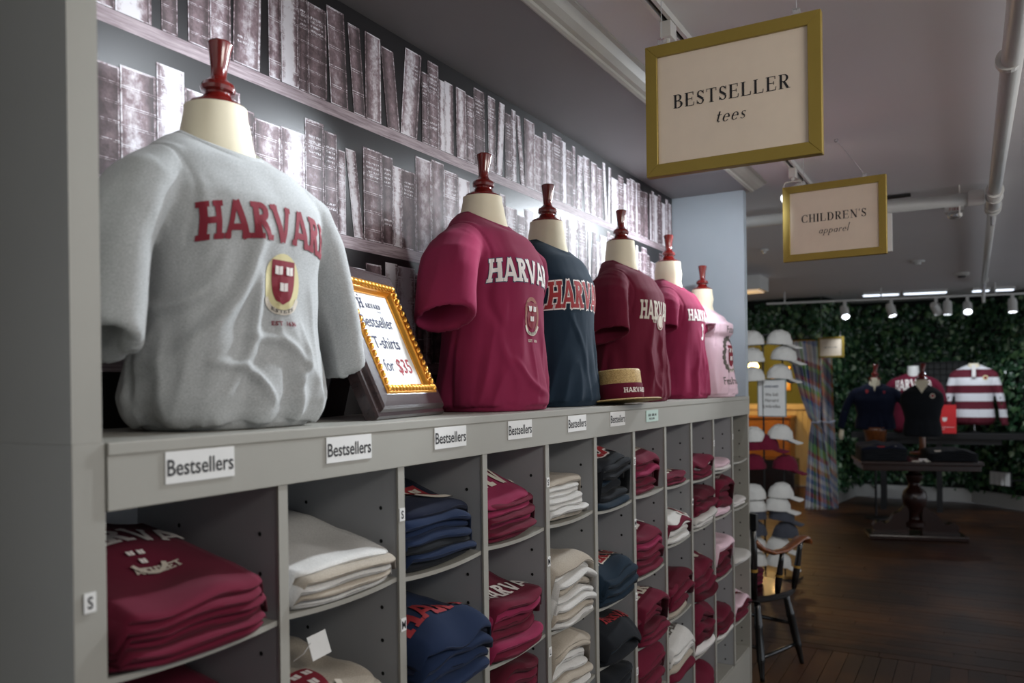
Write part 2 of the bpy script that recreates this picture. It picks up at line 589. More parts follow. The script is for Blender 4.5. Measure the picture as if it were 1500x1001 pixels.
# floor: dark base with planks on it
def floor_mat():
    t = NT('dark_worn_oak')
    tc = t.n('ShaderNodeTexCoord')
    geo = t.n('ShaderNodeNewGeometry')
    oi = t.n('ShaderNodeObjectInfo')
    pos = geo.outputs['Position']
    big = t.noise(pos, 0.9, 4, 0.6)
    worn = t.ramp(big, [(0.48, 0.0), (0.66, 1.0)])
    mp = t.n('ShaderNodeMapping')
    t.t.links.new(tc.outputs['Object'], mp.inputs[0]); mp.inputs['Scale'].default_value = (3, 60, 10)
    gr = t.noise(mp.outputs[0], 3, 6, .65)
    base = t.mix(oi.outputs['Random'], lin((44, 30, 24)), lin((72, 46, 32)))
    base = t.mix(t.math('MULTIPLY', gr, 0.6), base, lin((30, 21, 17)))
    base = t.mix(t.math('MULTIPLY', worn, t.math('MULTIPLY', gr, 0.9)), base, lin((128, 82, 44)))
    r = t.math('ADD', 0.3, t.math('MULTIPLY', gr, 0.3))
    t.p.inputs['Specular IOR Level'].default_value = 0.35
    return t.out(base, r, gr, 0.25, 0.003)
M['floor'] = floor_mat()
floor = struct('floor', MB().box((-2, -4.5, -0.06), (13.5, 4.5, -0.008)), M['floor'], 'dark worn wooden shop floor')
rng = random.Random(4)
unitp = MB().box((0, -0.5, -0.007), (1, 0.5, 0)).mesh('plank')
unitp.materials.append(M['floor'])
def plank(x, y, L, w, rz):
    o = bpy.data.objects.new('plank', unitp)
    C.objects.link(o)
    o.parent = floor
    o.location = (x, y, rng.uniform(-.0008, .0008)); o.rotation_euler = (0, 0, rz); o.scale = (L, w, 1)
y = -1.1
while y < 1.9:                       # border strip laid along the shelving
    x = 3.75 + rng.uniform(-.0, .4)
    plank(3.7, y, x - 3.7 - .002, .082, 0)
    plank(x, y, 5.0 - x - .003, .082, 0)
    y += .085
x = 5.045
while x < 11.2:
    ya, yb = -1.0 - .02 * x, 1.4 + .16 * (x - 5)
    cuts = sorted(rng.uniform(ya + .3, yb - .3) for _ in range(2))
    e = [ya] + cuts + [yb]
    for a, b in zip(e, e[1:]):
        if b - a > .05: plank(x, a, b - a - .003, .082, PI / 2)
    x += .085

ceiling = struct('ceiling', MB().box((-2, -4.5, CEI), (13.5, 4.5, CEI + .1)), M['ceil'], 'painted shop ceiling')
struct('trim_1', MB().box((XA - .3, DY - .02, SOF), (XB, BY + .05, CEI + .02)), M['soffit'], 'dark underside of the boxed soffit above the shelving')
# crown moulding on the soffit edge
cr = MB()
prof = [(1.0, 0.0), (.992, -.004), (.984, .0), (.984, .010), (.972, .014), (.955, .026), (.938, .044), (.928, .048), (.928, .0549), (1.0, .0549)]
k = 0
cv = [(XA - .3, p[0], SOF + p[1]) for p in prof] + [(XB + (1.0 - p[0]), p[0], SOF + p[1]) for p in prof]
n = len(prof)
cr.add(cv, [(i, (i + 1) % n, (i + 1) % n + n, i + n) for i in range(n)] + [tuple(range(n))[::-1], tuple(range(n, 2 * n))])
struct('trim_2', cr, M['crown'], 'stepped crown moulding along the soffit')
cr = MB()
cv = [(XB + (1.0 - p[0]), p[0], SOF + p[1]) for p in prof] + [(XB + (1.0 - p[0]), BY + .05, SOF + p[1]) for p in prof]
cr.add(cv, [(i, i + n, (i + 1) % n + n, (i + 1) % n) for i in range(n)] + [tuple(range(n)), tuple(range(n, 2 * n))[::-1]])
struct('trim_3', cr, M['crown'], 'crown moulding returning at the end of the soffit')

struct('wall_side', MB().box((XB + .02, 3.4, 0), (12.74, 3.46, CEI)), M['unit'], 'grey wall beyond the cap rack')
struct('wall_light_block', MB().box((-1.66, -4.5, 0), (-1.6, 1.45, CEI)), M['unit'], 'grey wall added unseen behind the viewer to shade the nearest tee')  # out of view, added to keep world light off the nearest tee
wall_left = struct('wall_left', MB().box((XA - .3, BY, 0), (XB + .01, BY + .05, SOF)), M['dark'], 'dark printed wall behind the mannequins')
NB = 1.395
# end returns of the niche, above the ledge
struct('trim_4', MB().box((XA, DY, 1.48), (X0, BY, SOF)), M['unit'], 'grey full height end post')
struct('trim_5', MB().box((XB - .055, DY, 1.464), (XB, BY, SOF)), M['niche'], 'blue grey end wall of the display niche')

# printed bookcase on the wall: flat print, one sheet
def mural_mat():
    t = NT('printed_books')
    uv = t.n('ShaderNodeUVMap'); uv.uv_map = 'uv'
    at = t.n('ShaderNodeAttribute'); at.attribute_name = 'seed'
    sep = t.n('ShaderNodeSeparateXYZ'); t.t.links.new(uv.outputs[0], sep.inputs[0])
    sc = t.n('ShaderNodeSeparateColor'); t.t.links.new(at.outputs['Color'], sc.inputs[0])
    u, v = sep.outputs[0], sep.outputs[1]
    tone, seed, style = sc.outputs[0], sc.outputs[1], sc.outputs[2]
    geo = t.n('ShaderNodeNewGeometry')
    sh = t.n('ShaderNodeVectorMath', operation='ADD')
    t.t.links.new(geo.outputs['Position'], sh.inputs[0])
    cmb = t.n('ShaderNodeCombineXYZ', ins={0: t.math('MULTIPLY', seed, 37.0), 1: seed, 2: t.math('MULTIPLY', seed, 11.0)})
    t.t.links.new(cmb.outputs[0], sh.inputs[1])
    pos = sh.outputs[0]
    mott = t.noise(pos, 38, 8, .72)
    mott2 = t.noise(pos, 12, 4, .6)
    mp = t.n('ShaderNodeMapping'); t.t.links.new(pos, mp.inputs[0]); mp.inputs['Scale'].default_value = (4, 1, .35)
    streak = t.noise(mp.outputs[0], 60, 4, .6)
    # printed roundness of each spine and pale worn edges
    cu = t.math('ABSOLUTE', t.math('SUBTRACT', u, t.math('ADD', .35, t.math('MULTIPLY', seed, .3))))
    body = t.math('SUBTRACT', 1.0, t.math('MULTIPLY', t.math('POWER', cu, 1.6), 1.9))
    edge = t.math('MAXIMUM', t.math('GREATER_THAN', u, .925), t.math('LESS_THAN', u, .05))
    edge = t.math('MAXIMUM', edge, t.math('MAXIMUM', t.math('GREATER_THAN', v, .985), t.math('LESS_THAN', v, .012)))
    edge = t.math('MULTIPLY', edge, t.ramp(t.noise(pos, 90, 5, .7), [(.35, .1), (.6, 1.0)]))
    # bands
    nb = t.math('ADD', 3.0, t.math('FLOOR', t.math('MULTIPLY', style, 4.9)))
    fr = t.math('FRACT', t.math('ADD', t.math('MULTIPLY', v, nb), seed))
    band = t.math('LESS_THAN', fr, .045)
    fr2 = t.math('FRACT', t.math('ADD', t.math('MULTIPLY', v, nb), t.math('ADD', seed, .09)))
    band = t.math('MAXIMUM', band, t.math('LESS_THAN', fr2, .025))
    band = t.math('MULTIPLY', band, t.math('GREATER_THAN', style, .28))
    band = t.math('MULTIPLY', band, t.ramp(t.noise(pos, 130, 3), [(.4, .15), (.55, 1.0)]))
    # title block: lines of tiny marks
    inb = t.math('MULTIPLY', t.math('GREATER_THAN', v, .66), t.math('LESS_THAN', v, .86))
    inb = t.math('MAXIMUM', inb, t.math('MULTIPLY', t.math('MULTIPLY', t.math('GREATER_THAN', v, .2), t.math('LESS_THAN', v, .3)), t.math('GREATER_THAN', seed, .5)))
    inb = t.math('MULTIPLY', inb, t.math('MULTIPLY', t.math('GREATER_THAN', u, .16), t.math('LESS_THAN', u, .84)))
    line = t.math('GREATER_THAN', t.math('FRACT', t.math('MULTIPLY', v, 21.0)), .55)
    mp2 = t.n('ShaderNodeMapping'); t.t.links.new(pos, mp2.inputs[0]); mp2.inputs['Scale'].default_value = (1, 1, .35)
    ch = t.math('GREATER_THAN', t.noise(mp2.outputs[0], 420, 1, .5), .5)
    title = t.math('MULTIPLY', t.math('MULTIPLY', inb, line), ch)
    title = t.math('MULTIPLY', title, t.math('GREATER_THAN', t.math('FRACT', t.math('MULTIPLY', seed, 7.3)), .3))
    m = t.math('MULTIPLY', t.math('MULTIPLY', body, t.math('ADD', .35, tone)), t.math('ADD', .0, t.math('MULTIPLY', mott, 1.9)))
    m = t.math('ADD', m, t.math('MULTIPLY', t.ramp(mott2, [(.5, 0.0), (.75, .35)]), tone))
    m = t.math('ADD', m, t.math('MULTIPLY', t.ramp(streak, [(.55, 0.0), (.8, .4)]), tone))
    m = t.math('ADD', m, t.math('MULTIPLY', edge, .55))
    m = t.math('ADD', m, t.math('MULTIPLY', band, .4))
    m = t.math('ADD', m, t.math('MULTIPLY', title, .5))
    nd = t.t.nodes.new('ShaderNodeValToRGB')
    e = nd.color_ramp.elements
    st = [(0.0, lin((24, 20, 22))), (.35, lin((76, 58, 61))), (.64, lin((136, 114, 120))), (.85, lin((196, 186, 192))), (1.0, lin((226, 222, 228)))]
    while len(e) < 5: e.new(.5)
    for el, (p, c) in zip(e, st):
        el.position = p; el.color = c + (1,)
    t.t.links.new(t.math('MULTIPLY', m, 1.05), nd.inputs[0])
    t.p.inputs['Specular IOR Level'].default_value = 0.55
    return t.out(nd.outputs[0], 0.58)
M['mural'] = mural_mat()
def mural_plank_mat():
    t = NT('printed_shelf_boards')
    v = t.coord(scale=(1.5, 1, 30))
    n = t.noise(v, 9, 6, .6)
    c = t.mix(t.ramp(n, [(.3, 0.0), (.7, 1.0)]), lin((126, 108, 114)), lin((192, 176, 182)))
    t.p.inputs['Specular IOR Level'].default_value = 0.55
    return t.out(c, 0.58)
M['mplank'] = mural_plank_mat()
M['mback'] = simple('printed_black', (30, 27, 29), 0.36)
MB().box((X0 - .04, BY - .002, 1.47), (XB - .056, BY, SOF)).build('mural_sheet', M['mback'], wall_left)
pl = MB()
for z0, z1 in ((2.234, 2.264), (1.908, 1.94), (1.585, 1.617)):
    pl.add([(X0 - .04, BY - .0026, z0), (XB - .056, BY - .0026, z0), (XB - .056, BY - .0026, z1), (X0 - .04, BY - .0026, z1)], [(0, 1, 2, 3)])
pl.build('printed_shelf', M['mplank'], wall_left)
rng = random.Random(11)
def books_print():
    vs, fs, uvs, cols = [], [], [], []
    def book(x, z0, w, h, lean):
        k = len(vs); nseg = 1
        tone = rng.choice([.12, .2, .3, .42, .55, .7, .85]) ; sd = rng.random(); stl = rng.random()
        vs.extend([(x, BY - .0032, z0), (x + w, BY - .0032, z0), (x + w + lean, BY - .0032, z0 + h), (x + lean, BY - .0032, z0 + h)])
        fs.append((k, k + 1, k + 2, k + 3))
        uvs.extend([(0, 0), (1, 0), (1, 1), (0, 1)])
        cols.extend([(tone, sd, stl, 1)] * 4)
    for zi, (zb, hmax, hmin) in enumerate(((2.265, .262, .205), (1.941, .285, .21), (1.618, .275, .215))):
        x = X0 - .03
        while x < XB - .1:
            w = rng.choice([.03, .038, .046, .055, .065, .078])
            h = rng.uniform(hmin, hmax); r = rng.random()
            lean = 0.0
            if r < .07: x += rng.uniform(.01, .03)
            elif r < .22: lean = rng.choice([-1, 1]) * rng.uniform(.008, .03)
            if lean > 0: x += .002
            if lean < 0: x += -lean
            if x + w + max(lean, 0) > XB - .058: break
            if zi == 0: h = min(h, SOF - zb - .02)
            book(x, zb, w, h, lean)
            x += w + max(lean, 0) * .9 + .0015
    me = bpy.data.meshes.new('printed_books')
    me.from_pydata(vs, [], fs)
    ul = me.uv_layers.new(name='uv')
    ul.data.foreach_set('uv', [c for q in uvs for c in q])
    ca = me.color_attributes.new('seed', 'FLOAT_COLOR', 'CORNER')
    ca.data.foreach_set('color', [c for q in cols for c in q])
    return link('book_print', me, M['mural'], wall_left)
books_print()

# ------------------------------------------------------------------ shelving unit
LED = 1.48
unit = thing('cubby_shelving', 'long grey painted cubby shelving unit with folded tees in its cells', 'shelving', (0, 0, 0))
LZ1 = 1.387     # lower edge of the fascia
MB().box((XA, DY, 0), (X0 + .004, BY, LED)).build('side_panel', M['unit'], unit, bevel=.0015)
MB().box((XB - .022, DY, 0), (XB, BY, LZ1)).build('side_panel', M['unit'], unit, bevel=.0015)
MB().box((X0 + .004, BY - .012, .1), (XB - .022, BY, LZ1)).build('back_panel', M['unit_lifted'], unit)
MB().box((X0 + .004, DY + .004, 0), (XB - .022, DY + .022, .1805)).build('toe_board', M['unit'], unit)
for i in range(1, 11):
    xc = X0 + PITCH * i
    MB().box((xc - .009, DY + .004, .19), (xc + .009, BY - .012, LZ1)).build('divider', M['unit_lifted'], unit)
    MB().box((xc - .0105, DY - .001, .19), (xc + .0105, DY + .004, LZ1)).build('divider_edging', M['unit'], unit)
# peg holes drilled in the dividers, seen from the near side
hb = MB()
for i in range(1, 12):
    xf = X0 + PITCH * i - .0093 if i < 11 else XB - .0223
    for yy in (DY + .045, DY + .25):
        for kz in range(17):
            z = 1.302 - .068 * kz
            a = [(xf - .0004, yy + .0042 * math.cos(2 * PI * j / 8), z + .0042 * math.sin(2 * PI * j / 8)) for j in range(8)]
            hb.add(a, [tuple(range(8))[::-1]])
o = hb.build('peg_hole_rows', M['holes'], unit); o['kind'] = 'stuff'

SHELF = {0: (1.16, .87, .6), 1: (1.164, .885, .60), 2: (1.158, .887, .60), 3: (1.163, .873, .64), 4: (1.164, .868, .66), 5: (1.155, .852, .667, .461),
         6: (1.161, .875, .634, .43), 7: (1.156, .931, .644, .40), 8: (1.144, .94, .642, .406), 9: (1.15, .94, .66, .381), 10: (1.164, .935, .666, .379)}
for i, zs in SHELF.items():
    xa = X0 + PITCH * i + (.010 if i else .0045); xb = X0 + PITCH * (i + 1) - .010 if i < 10 else XB - .0225
    for z in list(zs) + [.19]:
        sag = .006 if z > .2 else 0
        mb = MB(); nn = 8; vs = []
        for j in range(nn + 1):
            t = j / nn; x = xa + (xb - xa) * t; d = -sag * 4 * t * (1 - t); bow = -.004 * 4 * t * (1 - t) if z > .2 else 0
            vs += [(x, DY + .006 + bow, z + d), (x, BY - .0125, z + d), (x, BY - .0125, z - .009 + d), (x, DY + .006 + bow, z - .009 + d)]
        fsx = []
        for j in range(nn):
            a = j * 4; b = a + 4
            for q in range(4):
                fsx.append((a + q, b + q, b + (q + 1) % 4, a + (q + 1) % 4))
        fsx += [(0, 1, 2, 3), tuple(nn * 4 + q for q in (3, 2, 1, 0))]
        mb.add(vs, fsx)
        mb.build('shelf', M['unit'], unit)

# the ledge on top of the unit
ledge = thing('display_ledge', 'grey ledge on top of the cubbies with small printed cards along its front', 'ledge', (0, 0, 0))
MB().box((X0 + .0045, DY - .006, 1.462), (XB - .056, BY - .003, LED)).build('ledge_top', M['unit'], ledge, bevel=.002)
MB().box((X0 + .0045, DY - .004, LZ1), (XB, DY + .012, 1.4618)).build('fascia', M['unit'], ledge, bevel=.0012)
MB().box((XB - .0555, DY - .004, 1.4618), (XB, DY - .0005, LED)).build('fascia_end', M['unit'], ledge)
for x in (.779, 1.115, 1.453, 1.772, 2.117, 2.43, 2.758):
    last = x > 2.7
    c = MB().box((x, DY - .0062, 1.414), (x + .126, DY - .0042, 1.4605 if not last else 1.455)).build('name_card', simple('green_card', (188, 210, 200), .5) if last else M['paper'], ledge)
    if last: c['label'] = 'pale green printed card'
    tx = 'Bestsellers' if not last else 'Youth Tee'
    fn = plane_fn((x + .063, DY - .0066, 1.4255), (1, 0, 0), (0, 0, 1))
    pz_ = sans_polys(tx, .0238, .012, .84) if not last else shift(dashes('xxxx xxxx xx', .009), 0, .008) + shift(dashes('xxx xx xxx', .007), -.005, -.004)
    link('lettering', poly_mesh('lettering', pz_, fn), M['ink'], c)
for x, z, ch in ((.664, 1.271, 'S'), (1.342 - .004, 1.29, 'S'), (1.342 - .002, 1.066, 'M'), (1.995, 1.284, 'S'), (1.995, 1.068, 'M'), (1.995, .821, 'L'),
                 (2.648, 1.285, 'S'), (2.648, 1.073, 'M'), (2.648, .821, 'L'), (2.648, .565, 'L'), (3.956, 1.29, 'S'), (3.629, 1.28, 'S'), (3.302, 1.06, 'M')):
    x = min([X0 + PITCH * i for i in range(1, 11)] + [.664], key=lambda q: abs(q - x))
    c = MB().box((x - .0085, DY - .003, z - .013), (x + .0085, DY - .0012, z + .013)).build('size_sticker', M['paper'], unit)
    fn = plane_fn((x, DY - .0034, z - .008), (1, 0, 0), (0, 0, 1))
    link('lettering', poly_mesh('lettering', sans_polys(ch, .016, .02, .8), fn), M['ink'], c)

# ------------------------------------------------------------------ mannequins with tees
def sstep(a, b, x):
    t = max(0.0, min(1.0, (x - a) / (b - a)))
    return t * t * (3 - 2 * t)

def garment_mesh(name, P):
    """tee shirt as drawn over a headless bust; local x across, front towards -y, z up from the surface it stands on"""
    H = P.get('h', .54); a = P.get('a', .195); bf = P.get('bf', .135); bb = P.get('bb', .105)
    seed = P.get('seed', 1); neck = P.get('neck', .075); vox = P.get('vox', .0055)
    amp = P.get('amp', 1.0)
    z_sh = H - .10
    keys = [(0, .80, .80), (.02, .95, .96), (.055, 1.0, 1.02), (.11, .97, 1.0), (.2, .92, .93), (.28, .94, .96), (.36, 1.0, 1.02), (.42, 1.02, .95), (z_sh, 1.0, .82)]
    if P.get('slim'): keys = [(0, .86, .86), (.02, .90, .92), (.1, .86, .9), (.18, .8, .82), (.27, .88, 1.0), (.35, 1.0, 1.04), (.40, 1.02, .92), (z_sh, .98, .8)]
    if P.get('straight'): keys = [(0, .93, 1.02), (.015, .97, 1.07), (.06, .96, 1.05), (.12, .93, 1.0), (.2, .90, .96), (.28, .93, .96), (.36, 1.0, .98), (.42, 1.02, .92), (z_sh, 1.0, .80)]
    keys = [kk for kk in keys if kk[0] <= z_sh + 1e-6]
    keys = sorted(set([(min(kz * (z_sh / .44), z_sh), sa, sb) for kz, sa, sb in keys]))
    def prof(z):
        for (za, a0, b0), (zb, a1, b1) in zip(keys, keys[1:]):
            if z <= zb + 1e-9:
                t = (z - za) / max(zb - za, 1e-6); t = t * t * (3 - 2 * t)
                return a0 + (a1 - a0) * t, b0 + (b1 - b0) * t
        return keys[-1][1:]
    nseg = 44; rings = []
    zs = [z_sh * i / 16 for i in range(17)]
    for z in zs:
        sa, sb = prof(z)
        rings.append((z, a * sa, bf * sb, bb * sb, 0.0))
    na = 9
    for i in range(1, na + 1):
        t = i / na
        aa = a + (neck - a) * (t ** 1.15)
        z = z_sh + (H - z_sh) * (math.sin(t * PI / 2) * .55 + t * .45)
        db = (bf * .8) * (1 - t) + neck * .98 * t
        dbb = (bb * .8) * (1 - t) + neck * .9 * t
        rings.append((z, aa, db, dbb, t * .02))
    mb = MB()
    for z, ra, rf, rb, yo in rings:
        drop = sstep(z_sh, H, z) ** 2 * .038
        for j in range(nseg):
            th = 2 * PI * j / nseg
            c, s_ = math.cos(th), math.sin(th)
            ex = 2.0 / P.get('sq', 2.35)
            cx = math.copysign(abs(c) ** ex, c); sy = math.copysign(abs(s_) ** ex, s_)
            yy = sy * (rf if s_ < 0 else rb)
            zz = z - (drop * max(0, -s_) if z > z_sh else 0)
            mb.v.append((ra * cx, yy + yo, zz))
    nr = len(rings)
    for i in range(nr - 1):
        for j in range(nseg):
            p = i * nseg + j; q = i * nseg + (j + 1) % nseg
            mb.f.append((p, q, q + nseg, p + nseg))
    mb.f.append(tuple(range(nseg))[::-1]); mb.f.append(tuple((nr - 1) * nseg + j for j in range(nseg)))
    # sleeves: thick walled tubes with an open cuff
    for sgn, sl in ((-1, P.get('sleeve_a', (.085, .24))), (1, P.get('sleeve_b', (.085, .24)))):
        if sl is None: continue
        out, zend = sl[0], sl[1]; yfw = sl[2] if len(sl) > 2 else -.01
        w1, d1 = (sl[3], sl[4]) if len(sl) > 4 else (.036, .088)
        p0 = Vector((sgn * (a - .075), .0, H - .075)); p1 = Vector((sgn * (a - .008), -.005, H - .12)); p3 = Vector((sgn * (a + out), yfw, zend))
        p2 = p1.lerp(p3, .45) + Vector((sgn * .014, 0, .015))
        path = [p0, p1, p1.lerp(p2, .5) + Vector((sgn * .004, 0, .004)), p2, p2.lerp(p3, .5) + Vector((sgn * .004, 0, 0)), p3]
        rad = [(.045, .06), (.05, .08), (.050, .086), (.046, .088), ((w1 + .046) / 2, (d1 + .088) / 2), (w1, d1)]
        if P.get('long'):
            rad = [(.045, .055), (.05, .07), (.046, .062), (.042, .055), (.04, .05), (.035, .04)]
        n2 = 22; base = len(mb.v); cnt = 0
        inner = [(path[-1], (rad[-1][0] - .0095, rad[-1][1] - .0095))] + [(path[-2].lerp(path[-1], .3), (rad[-2][0] - .013, rad[-2][1] - .013)), (path[-3], (.02, .05))]
        seq = list(zip(path, rad)) + inner
        dirs = []
        for i, (p, r) in enumerate(seq):
            ii = min(i, len(path) - 1)
            if i >= len(path): ii = len(path) - 1 - min(i - len(path), 2)
            d = (path[min(ii + 1, len(path) - 1)] - path[max(ii - 1, 0)]).normalized()
            yax = Vector((0, 1, 0)); yax = (yax - d * yax.dot(d)).normalized(); xax = yax.cross(d)
            for j in range(n2):
                th = 2 * PI * j / n2
                pp = p + xax * (math.cos(th) * r[0]) + yax * (math.sin(th) * r[1])
                if i in (len(path) - 1, len(path)) and not P.get('long'): pp.z += .5 * sgn * (pp.x - p.x) - .10 * (pp.y - p.y)
                mb.v.append(tuple(pp))
        for i in range(len(seq) - 1):
            for j in range(n2):
                pq = base + i * n2 + j; qq = base + i * n2 + (j + 1) % n2
                mb.f.append((pq, qq, qq + n2, pq + n2))
        mb.f.append(tuple(base + j for j in range(n2))[::-1]); mb.f.append(tuple(base + (len(seq) - 1) * n2 + j for j in range(n2)))
    me = mb.mesh('tmp')
    bm = bmesh.new(); bm.from_mesh(me); bmesh.ops.recalc_face_normals(bm, faces=bm.faces); bm.to_mesh(me); bm.free()
    ob = bpy.data.objects.new('tmp', me); C.objects.link(ob)
    rm = ob.modifiers.new('r', 'REMESH'); rm.mode = 'VOXEL'; rm.voxel_size = vox
    sm = ob.modifiers.new('s', 'SMOOTH'); sm.factor = .5; sm.iterations = P.get('smooth', 5)
    dg = bpy.context.evaluated_depsgraph_get()
    out = bpy.data.meshes.new_from_object(ob.evaluated_get(dg))
    bpy.data.objects.remove(ob); bpy.data.meshes.remove(me)
    out.name = name
    nv = len(out.vertices)
    co = np.empty(nv * 3); out.vertices.foreach_get('co', co); co = co.reshape(-1, 3)
    no = np.empty(nv * 3); out.vertices.foreach_get('normal', no); no = no.reshape(-1, 3)
    disp = np.zeros(nv)
    creases = P.get('creases', [])
    for i in range(nv):
        x, y, z = co[i]
        low = 1 - sstep(.04, .34 * H / .54, z)
        side = abs(x) / a
        ang = math.atan2(y * 1.4, x) * .16
        n1 = noise.noise(Vector((ang * 16 + seed * 3.1 + z * 2.2 * (1 if x > 0 else -1), z * 3.0, seed)))
        n2_ = noise.noise(Vector((x * 26 + seed, y * 26, z * 9 + seed)))
        n3 = noise.noise(Vector((x * 9 + seed * 2, y * 9, z * 6 + (x + y) * 6)))
        rid = 1 - abs(n1) * 2.4
        d = amp * (.0085 * low * rid * (1 if z > .015 else .2) + .0022 * n2_ * (.4 + low) + .0045 * n3 * (.35 + .8 * low))
        if side > 1.0: d += amp * .003 * noise.noise(Vector((x * 14, y * 22 + seed, z * 5)))
        if y < .03:
            for (cx0, cz0, cx1, cz1, cw, ca) in creases:
                vx, vz = cx1 - cx0, cz1 - cz0; L2 = vx * vx + vz * vz
                t = ((x - cx0) * vx + (z - cz0) * vz) / L2
                tt = max(0, min(1, t))
                bx = .012 * math.sin(t * 5 + seed)
                dd = math.hypot(x - cx0 - vx * tt - bx * (vz / math.sqrt(L2)), z - cz0 - vz * tt + bx * vx / math.sqrt(L2))
                if dd < cw * 2.5:
                    fall = math.sin(PI * min(1, max(0, t * .9 + .05))) ** .6 if 0 < t < 1 else .25
                    d += ca * math.exp(-(dd / cw) ** 2) * fall
        if P.get('sleeve_a') or P.get('sleeve_b'):
            sx_ = a - .035 - .012 * math.sin(max(0, min(1, (z - (H - .2)) / .2)) * PI)
            if z > H - .22: d -= .0028 * math.exp(-((abs(x) - sx_) / .0045) ** 2)
        if z < .012: d *= .3
        disp[i] = d
    co = co + no * disp[:, None]
    co[:, 2] = np.maximum(co[:, 2], 0.0008)
    out.vertices.foreach_set('co', co.reshape(-1)); out.update()
    out.polygons.foreach_set('use_smooth', [True] * len(out.polygons))
    return out

def project_fn(bvh, A, off=.0012, cx=0.0, cz=0.0, tilt=0.0):
    ct, st = math.cos(tilt), math.sin(tilt)
    def fn(u, v):
        u2 = u * ct - v * st; v2 = u * st + v * ct
        x = A * math.sin((cx + u2) / A) if abs((cx + u2) / A) < 1.5 else math.copysign(A, cx + u2); z = cz + v2
        h = bvh.ray_cast(Vector((x, -1, z)), Vector((0, 1, 0)))
        if h[0] is None: return Vector((x, 0, z))
        return h[0] + h[1] * off
    return fn

def finial(parent, z, s=1.0, mat='cherry'):
    prof = [(.0, 0), (.046, 0), (.047, .004), (.045, .008), (.036, .013), (.026, .022), (.021, .03), (.021, .034), (.027, .037), (.0285, .044), (.026, .052), (.020, .057), (.0175, .060),
            (.0145, .063), (.0125, .068), (.0135, .085), (.0165, .11), (.0195, .13), (.0205, .134), (.019, .137), (.0, .138)]
    mb = MB().lathe([(max(r, .0005) * s * 1.12, zz * s * .95) for r, zz in prof], 36, (0, 0, 0))
    o = mb.build('finial', M[mat], parent)
    return autosmooth(o, 30)

def bust(label, loc, rz, P, color, group='torso mannequins on the ledge', fin_s=1.0, neck_r=.056, neckh=.085, name='mannequin', mat=None, finm='cherry'):
    t = thing(name, label, 'mannequin', loc, rz, group)
    me = garment_mesh('tee_shirt', P)
    sh = link('tee_shirt', me, mat or CLOTH[color], t)
    sh['label'] = P.get('tlabel', color + ' tee')
    H = P.get('h', .54); neck = P.get('neck', .075)
    # neck form
    prof = [(.06, H - .12), (neck - .006, H - .03), (neck - .012, H - .005), (neck_r + .006, H + neckh * .35), (neck_r + .001, H + neckh * .75), (neck_r, H + neckh), (.001, H + neckh + .001)]
    nk = MB().lathe(prof, 40, (0, .02, 0)).build('neck', M['cream'] if P.get('neckmat') is None else P['neckmat'], t)
    autosmooth(nk, 50)
    if fin_s: 
        f = finial(t, H + neckh, fin_s, finm); f.location = (.003, .02, H + neckh - .003); f.rotation_euler = (0, .075, 0)
    # ribbed collar
    pts = []
    for j in range(40):
        th = 2 * PI * j / 40; c, s_ = math.cos(th), math.sin(th)
        pts.append(Vector(((neck + .001) * c, (neck * (.98 if s_ < 0 else .9) + .001) * s_ + .02, H - .004 - .038 * max(0, -s_))))
    mb = MB(); n2 = 8; NP = len(pts)
    for i, p in enumerate(pts):
        rad = Vector((p.x, p.y - .02, 0)).normalized()
        for j in range(n2):
            th = 2 * PI * j / n2
            mb.v.append(tuple(p + rad * (.0045 * math.cos(th) + .004 - .005 * math.sin(th)) + Vector((0, 0, .009 * math.sin(th) - .002))))
    for i in range(NP):
        for j in range(n2):
            a_ = i * n2 + j; b_ = i * n2 + (j + 1) % n2; c_ = ((i + 1) % NP) * n2 + j; d_ = ((i + 1) % NP) * n2 + (j + 1) % n2
            mb.f.append((a_, c_, d_, b_))
    mb.build('collar', mat or CLOTH[color], t, smooth=True)
    co = np.empty(len(me.vertices) * 3); me.vertices.foreach_get('co', co)
    me.calc_loop_triangles()
    bvh = BVHTree.FromPolygons([tuple(v) for v in co.reshape(-1, 3)], [tuple(p.vertices) for p in me.polygons])
    return t, sh, bvh

def prints(t, bvh, A, items):
    for nm, polys, mat, cx, cz, off in items:
        me = poly_mesh(nm, polys, project_fn(bvh, A, off, cx, cz), .0055)
        link(nm, me, M[mat], t)

def word(h, grow=0, arch=.12, sq=1.0, tr=.04, text='HARVARD'):
    return stroke_text(text, h, SLAB, tr, 0, grow, arch, sq)[0]

def crest_items(cx, cz, w, h, main='mar_ink', book='wht_ink', wreath='yel_ink', rib='seal', ribtxt='gry_ink', est=None, withbg=True):
    it = []
    if withbg: it.append(('crest_wreath', ring(0, 0, w * .74, h * .72, w * .2, -60, 240, 30) if wreath != 'yel_full' else ell(0, 0, w * .78, h * .66, 28), 'yel_ink' if wreath == 'yel_full' else 'wreath_ink', cx, cz, .0010))
    it.append(('crest_shield', shield(w, h), main, cx, cz, .0018))
    it.append(('crest_books', books3(w, h), book, cx, cz, .0034))
    it.append(('crest_ribbon', ring(0, -h * .12, w * .80, h * .62, w * .17, 205, 335, 16), rib, cx, cz, .0017))
    rt = stroke_text('ESTETS', w * .11, SLAB, .1)[0]
    rt = [[(q[0] * 1.5, q[1] - h * .12 - h * .60 * math.sqrt(max(0.02, 1 - (q[0] * 1.5 / (w * .8)) ** 2)) + w * .03) for q in p] for p in rt]
    it.append(('crest_motto', rt, ribtxt, cx, cz, .0023))
    if est: it.append(('date_line', stroke_text('EST', h * .10, SLAB, .1)[0] + shift(sans_polys('1636', h * .10, .02), w * .5, 0), est, cx - w * .2, cz - h * .98, .0014))
    return it

PI_ = PI
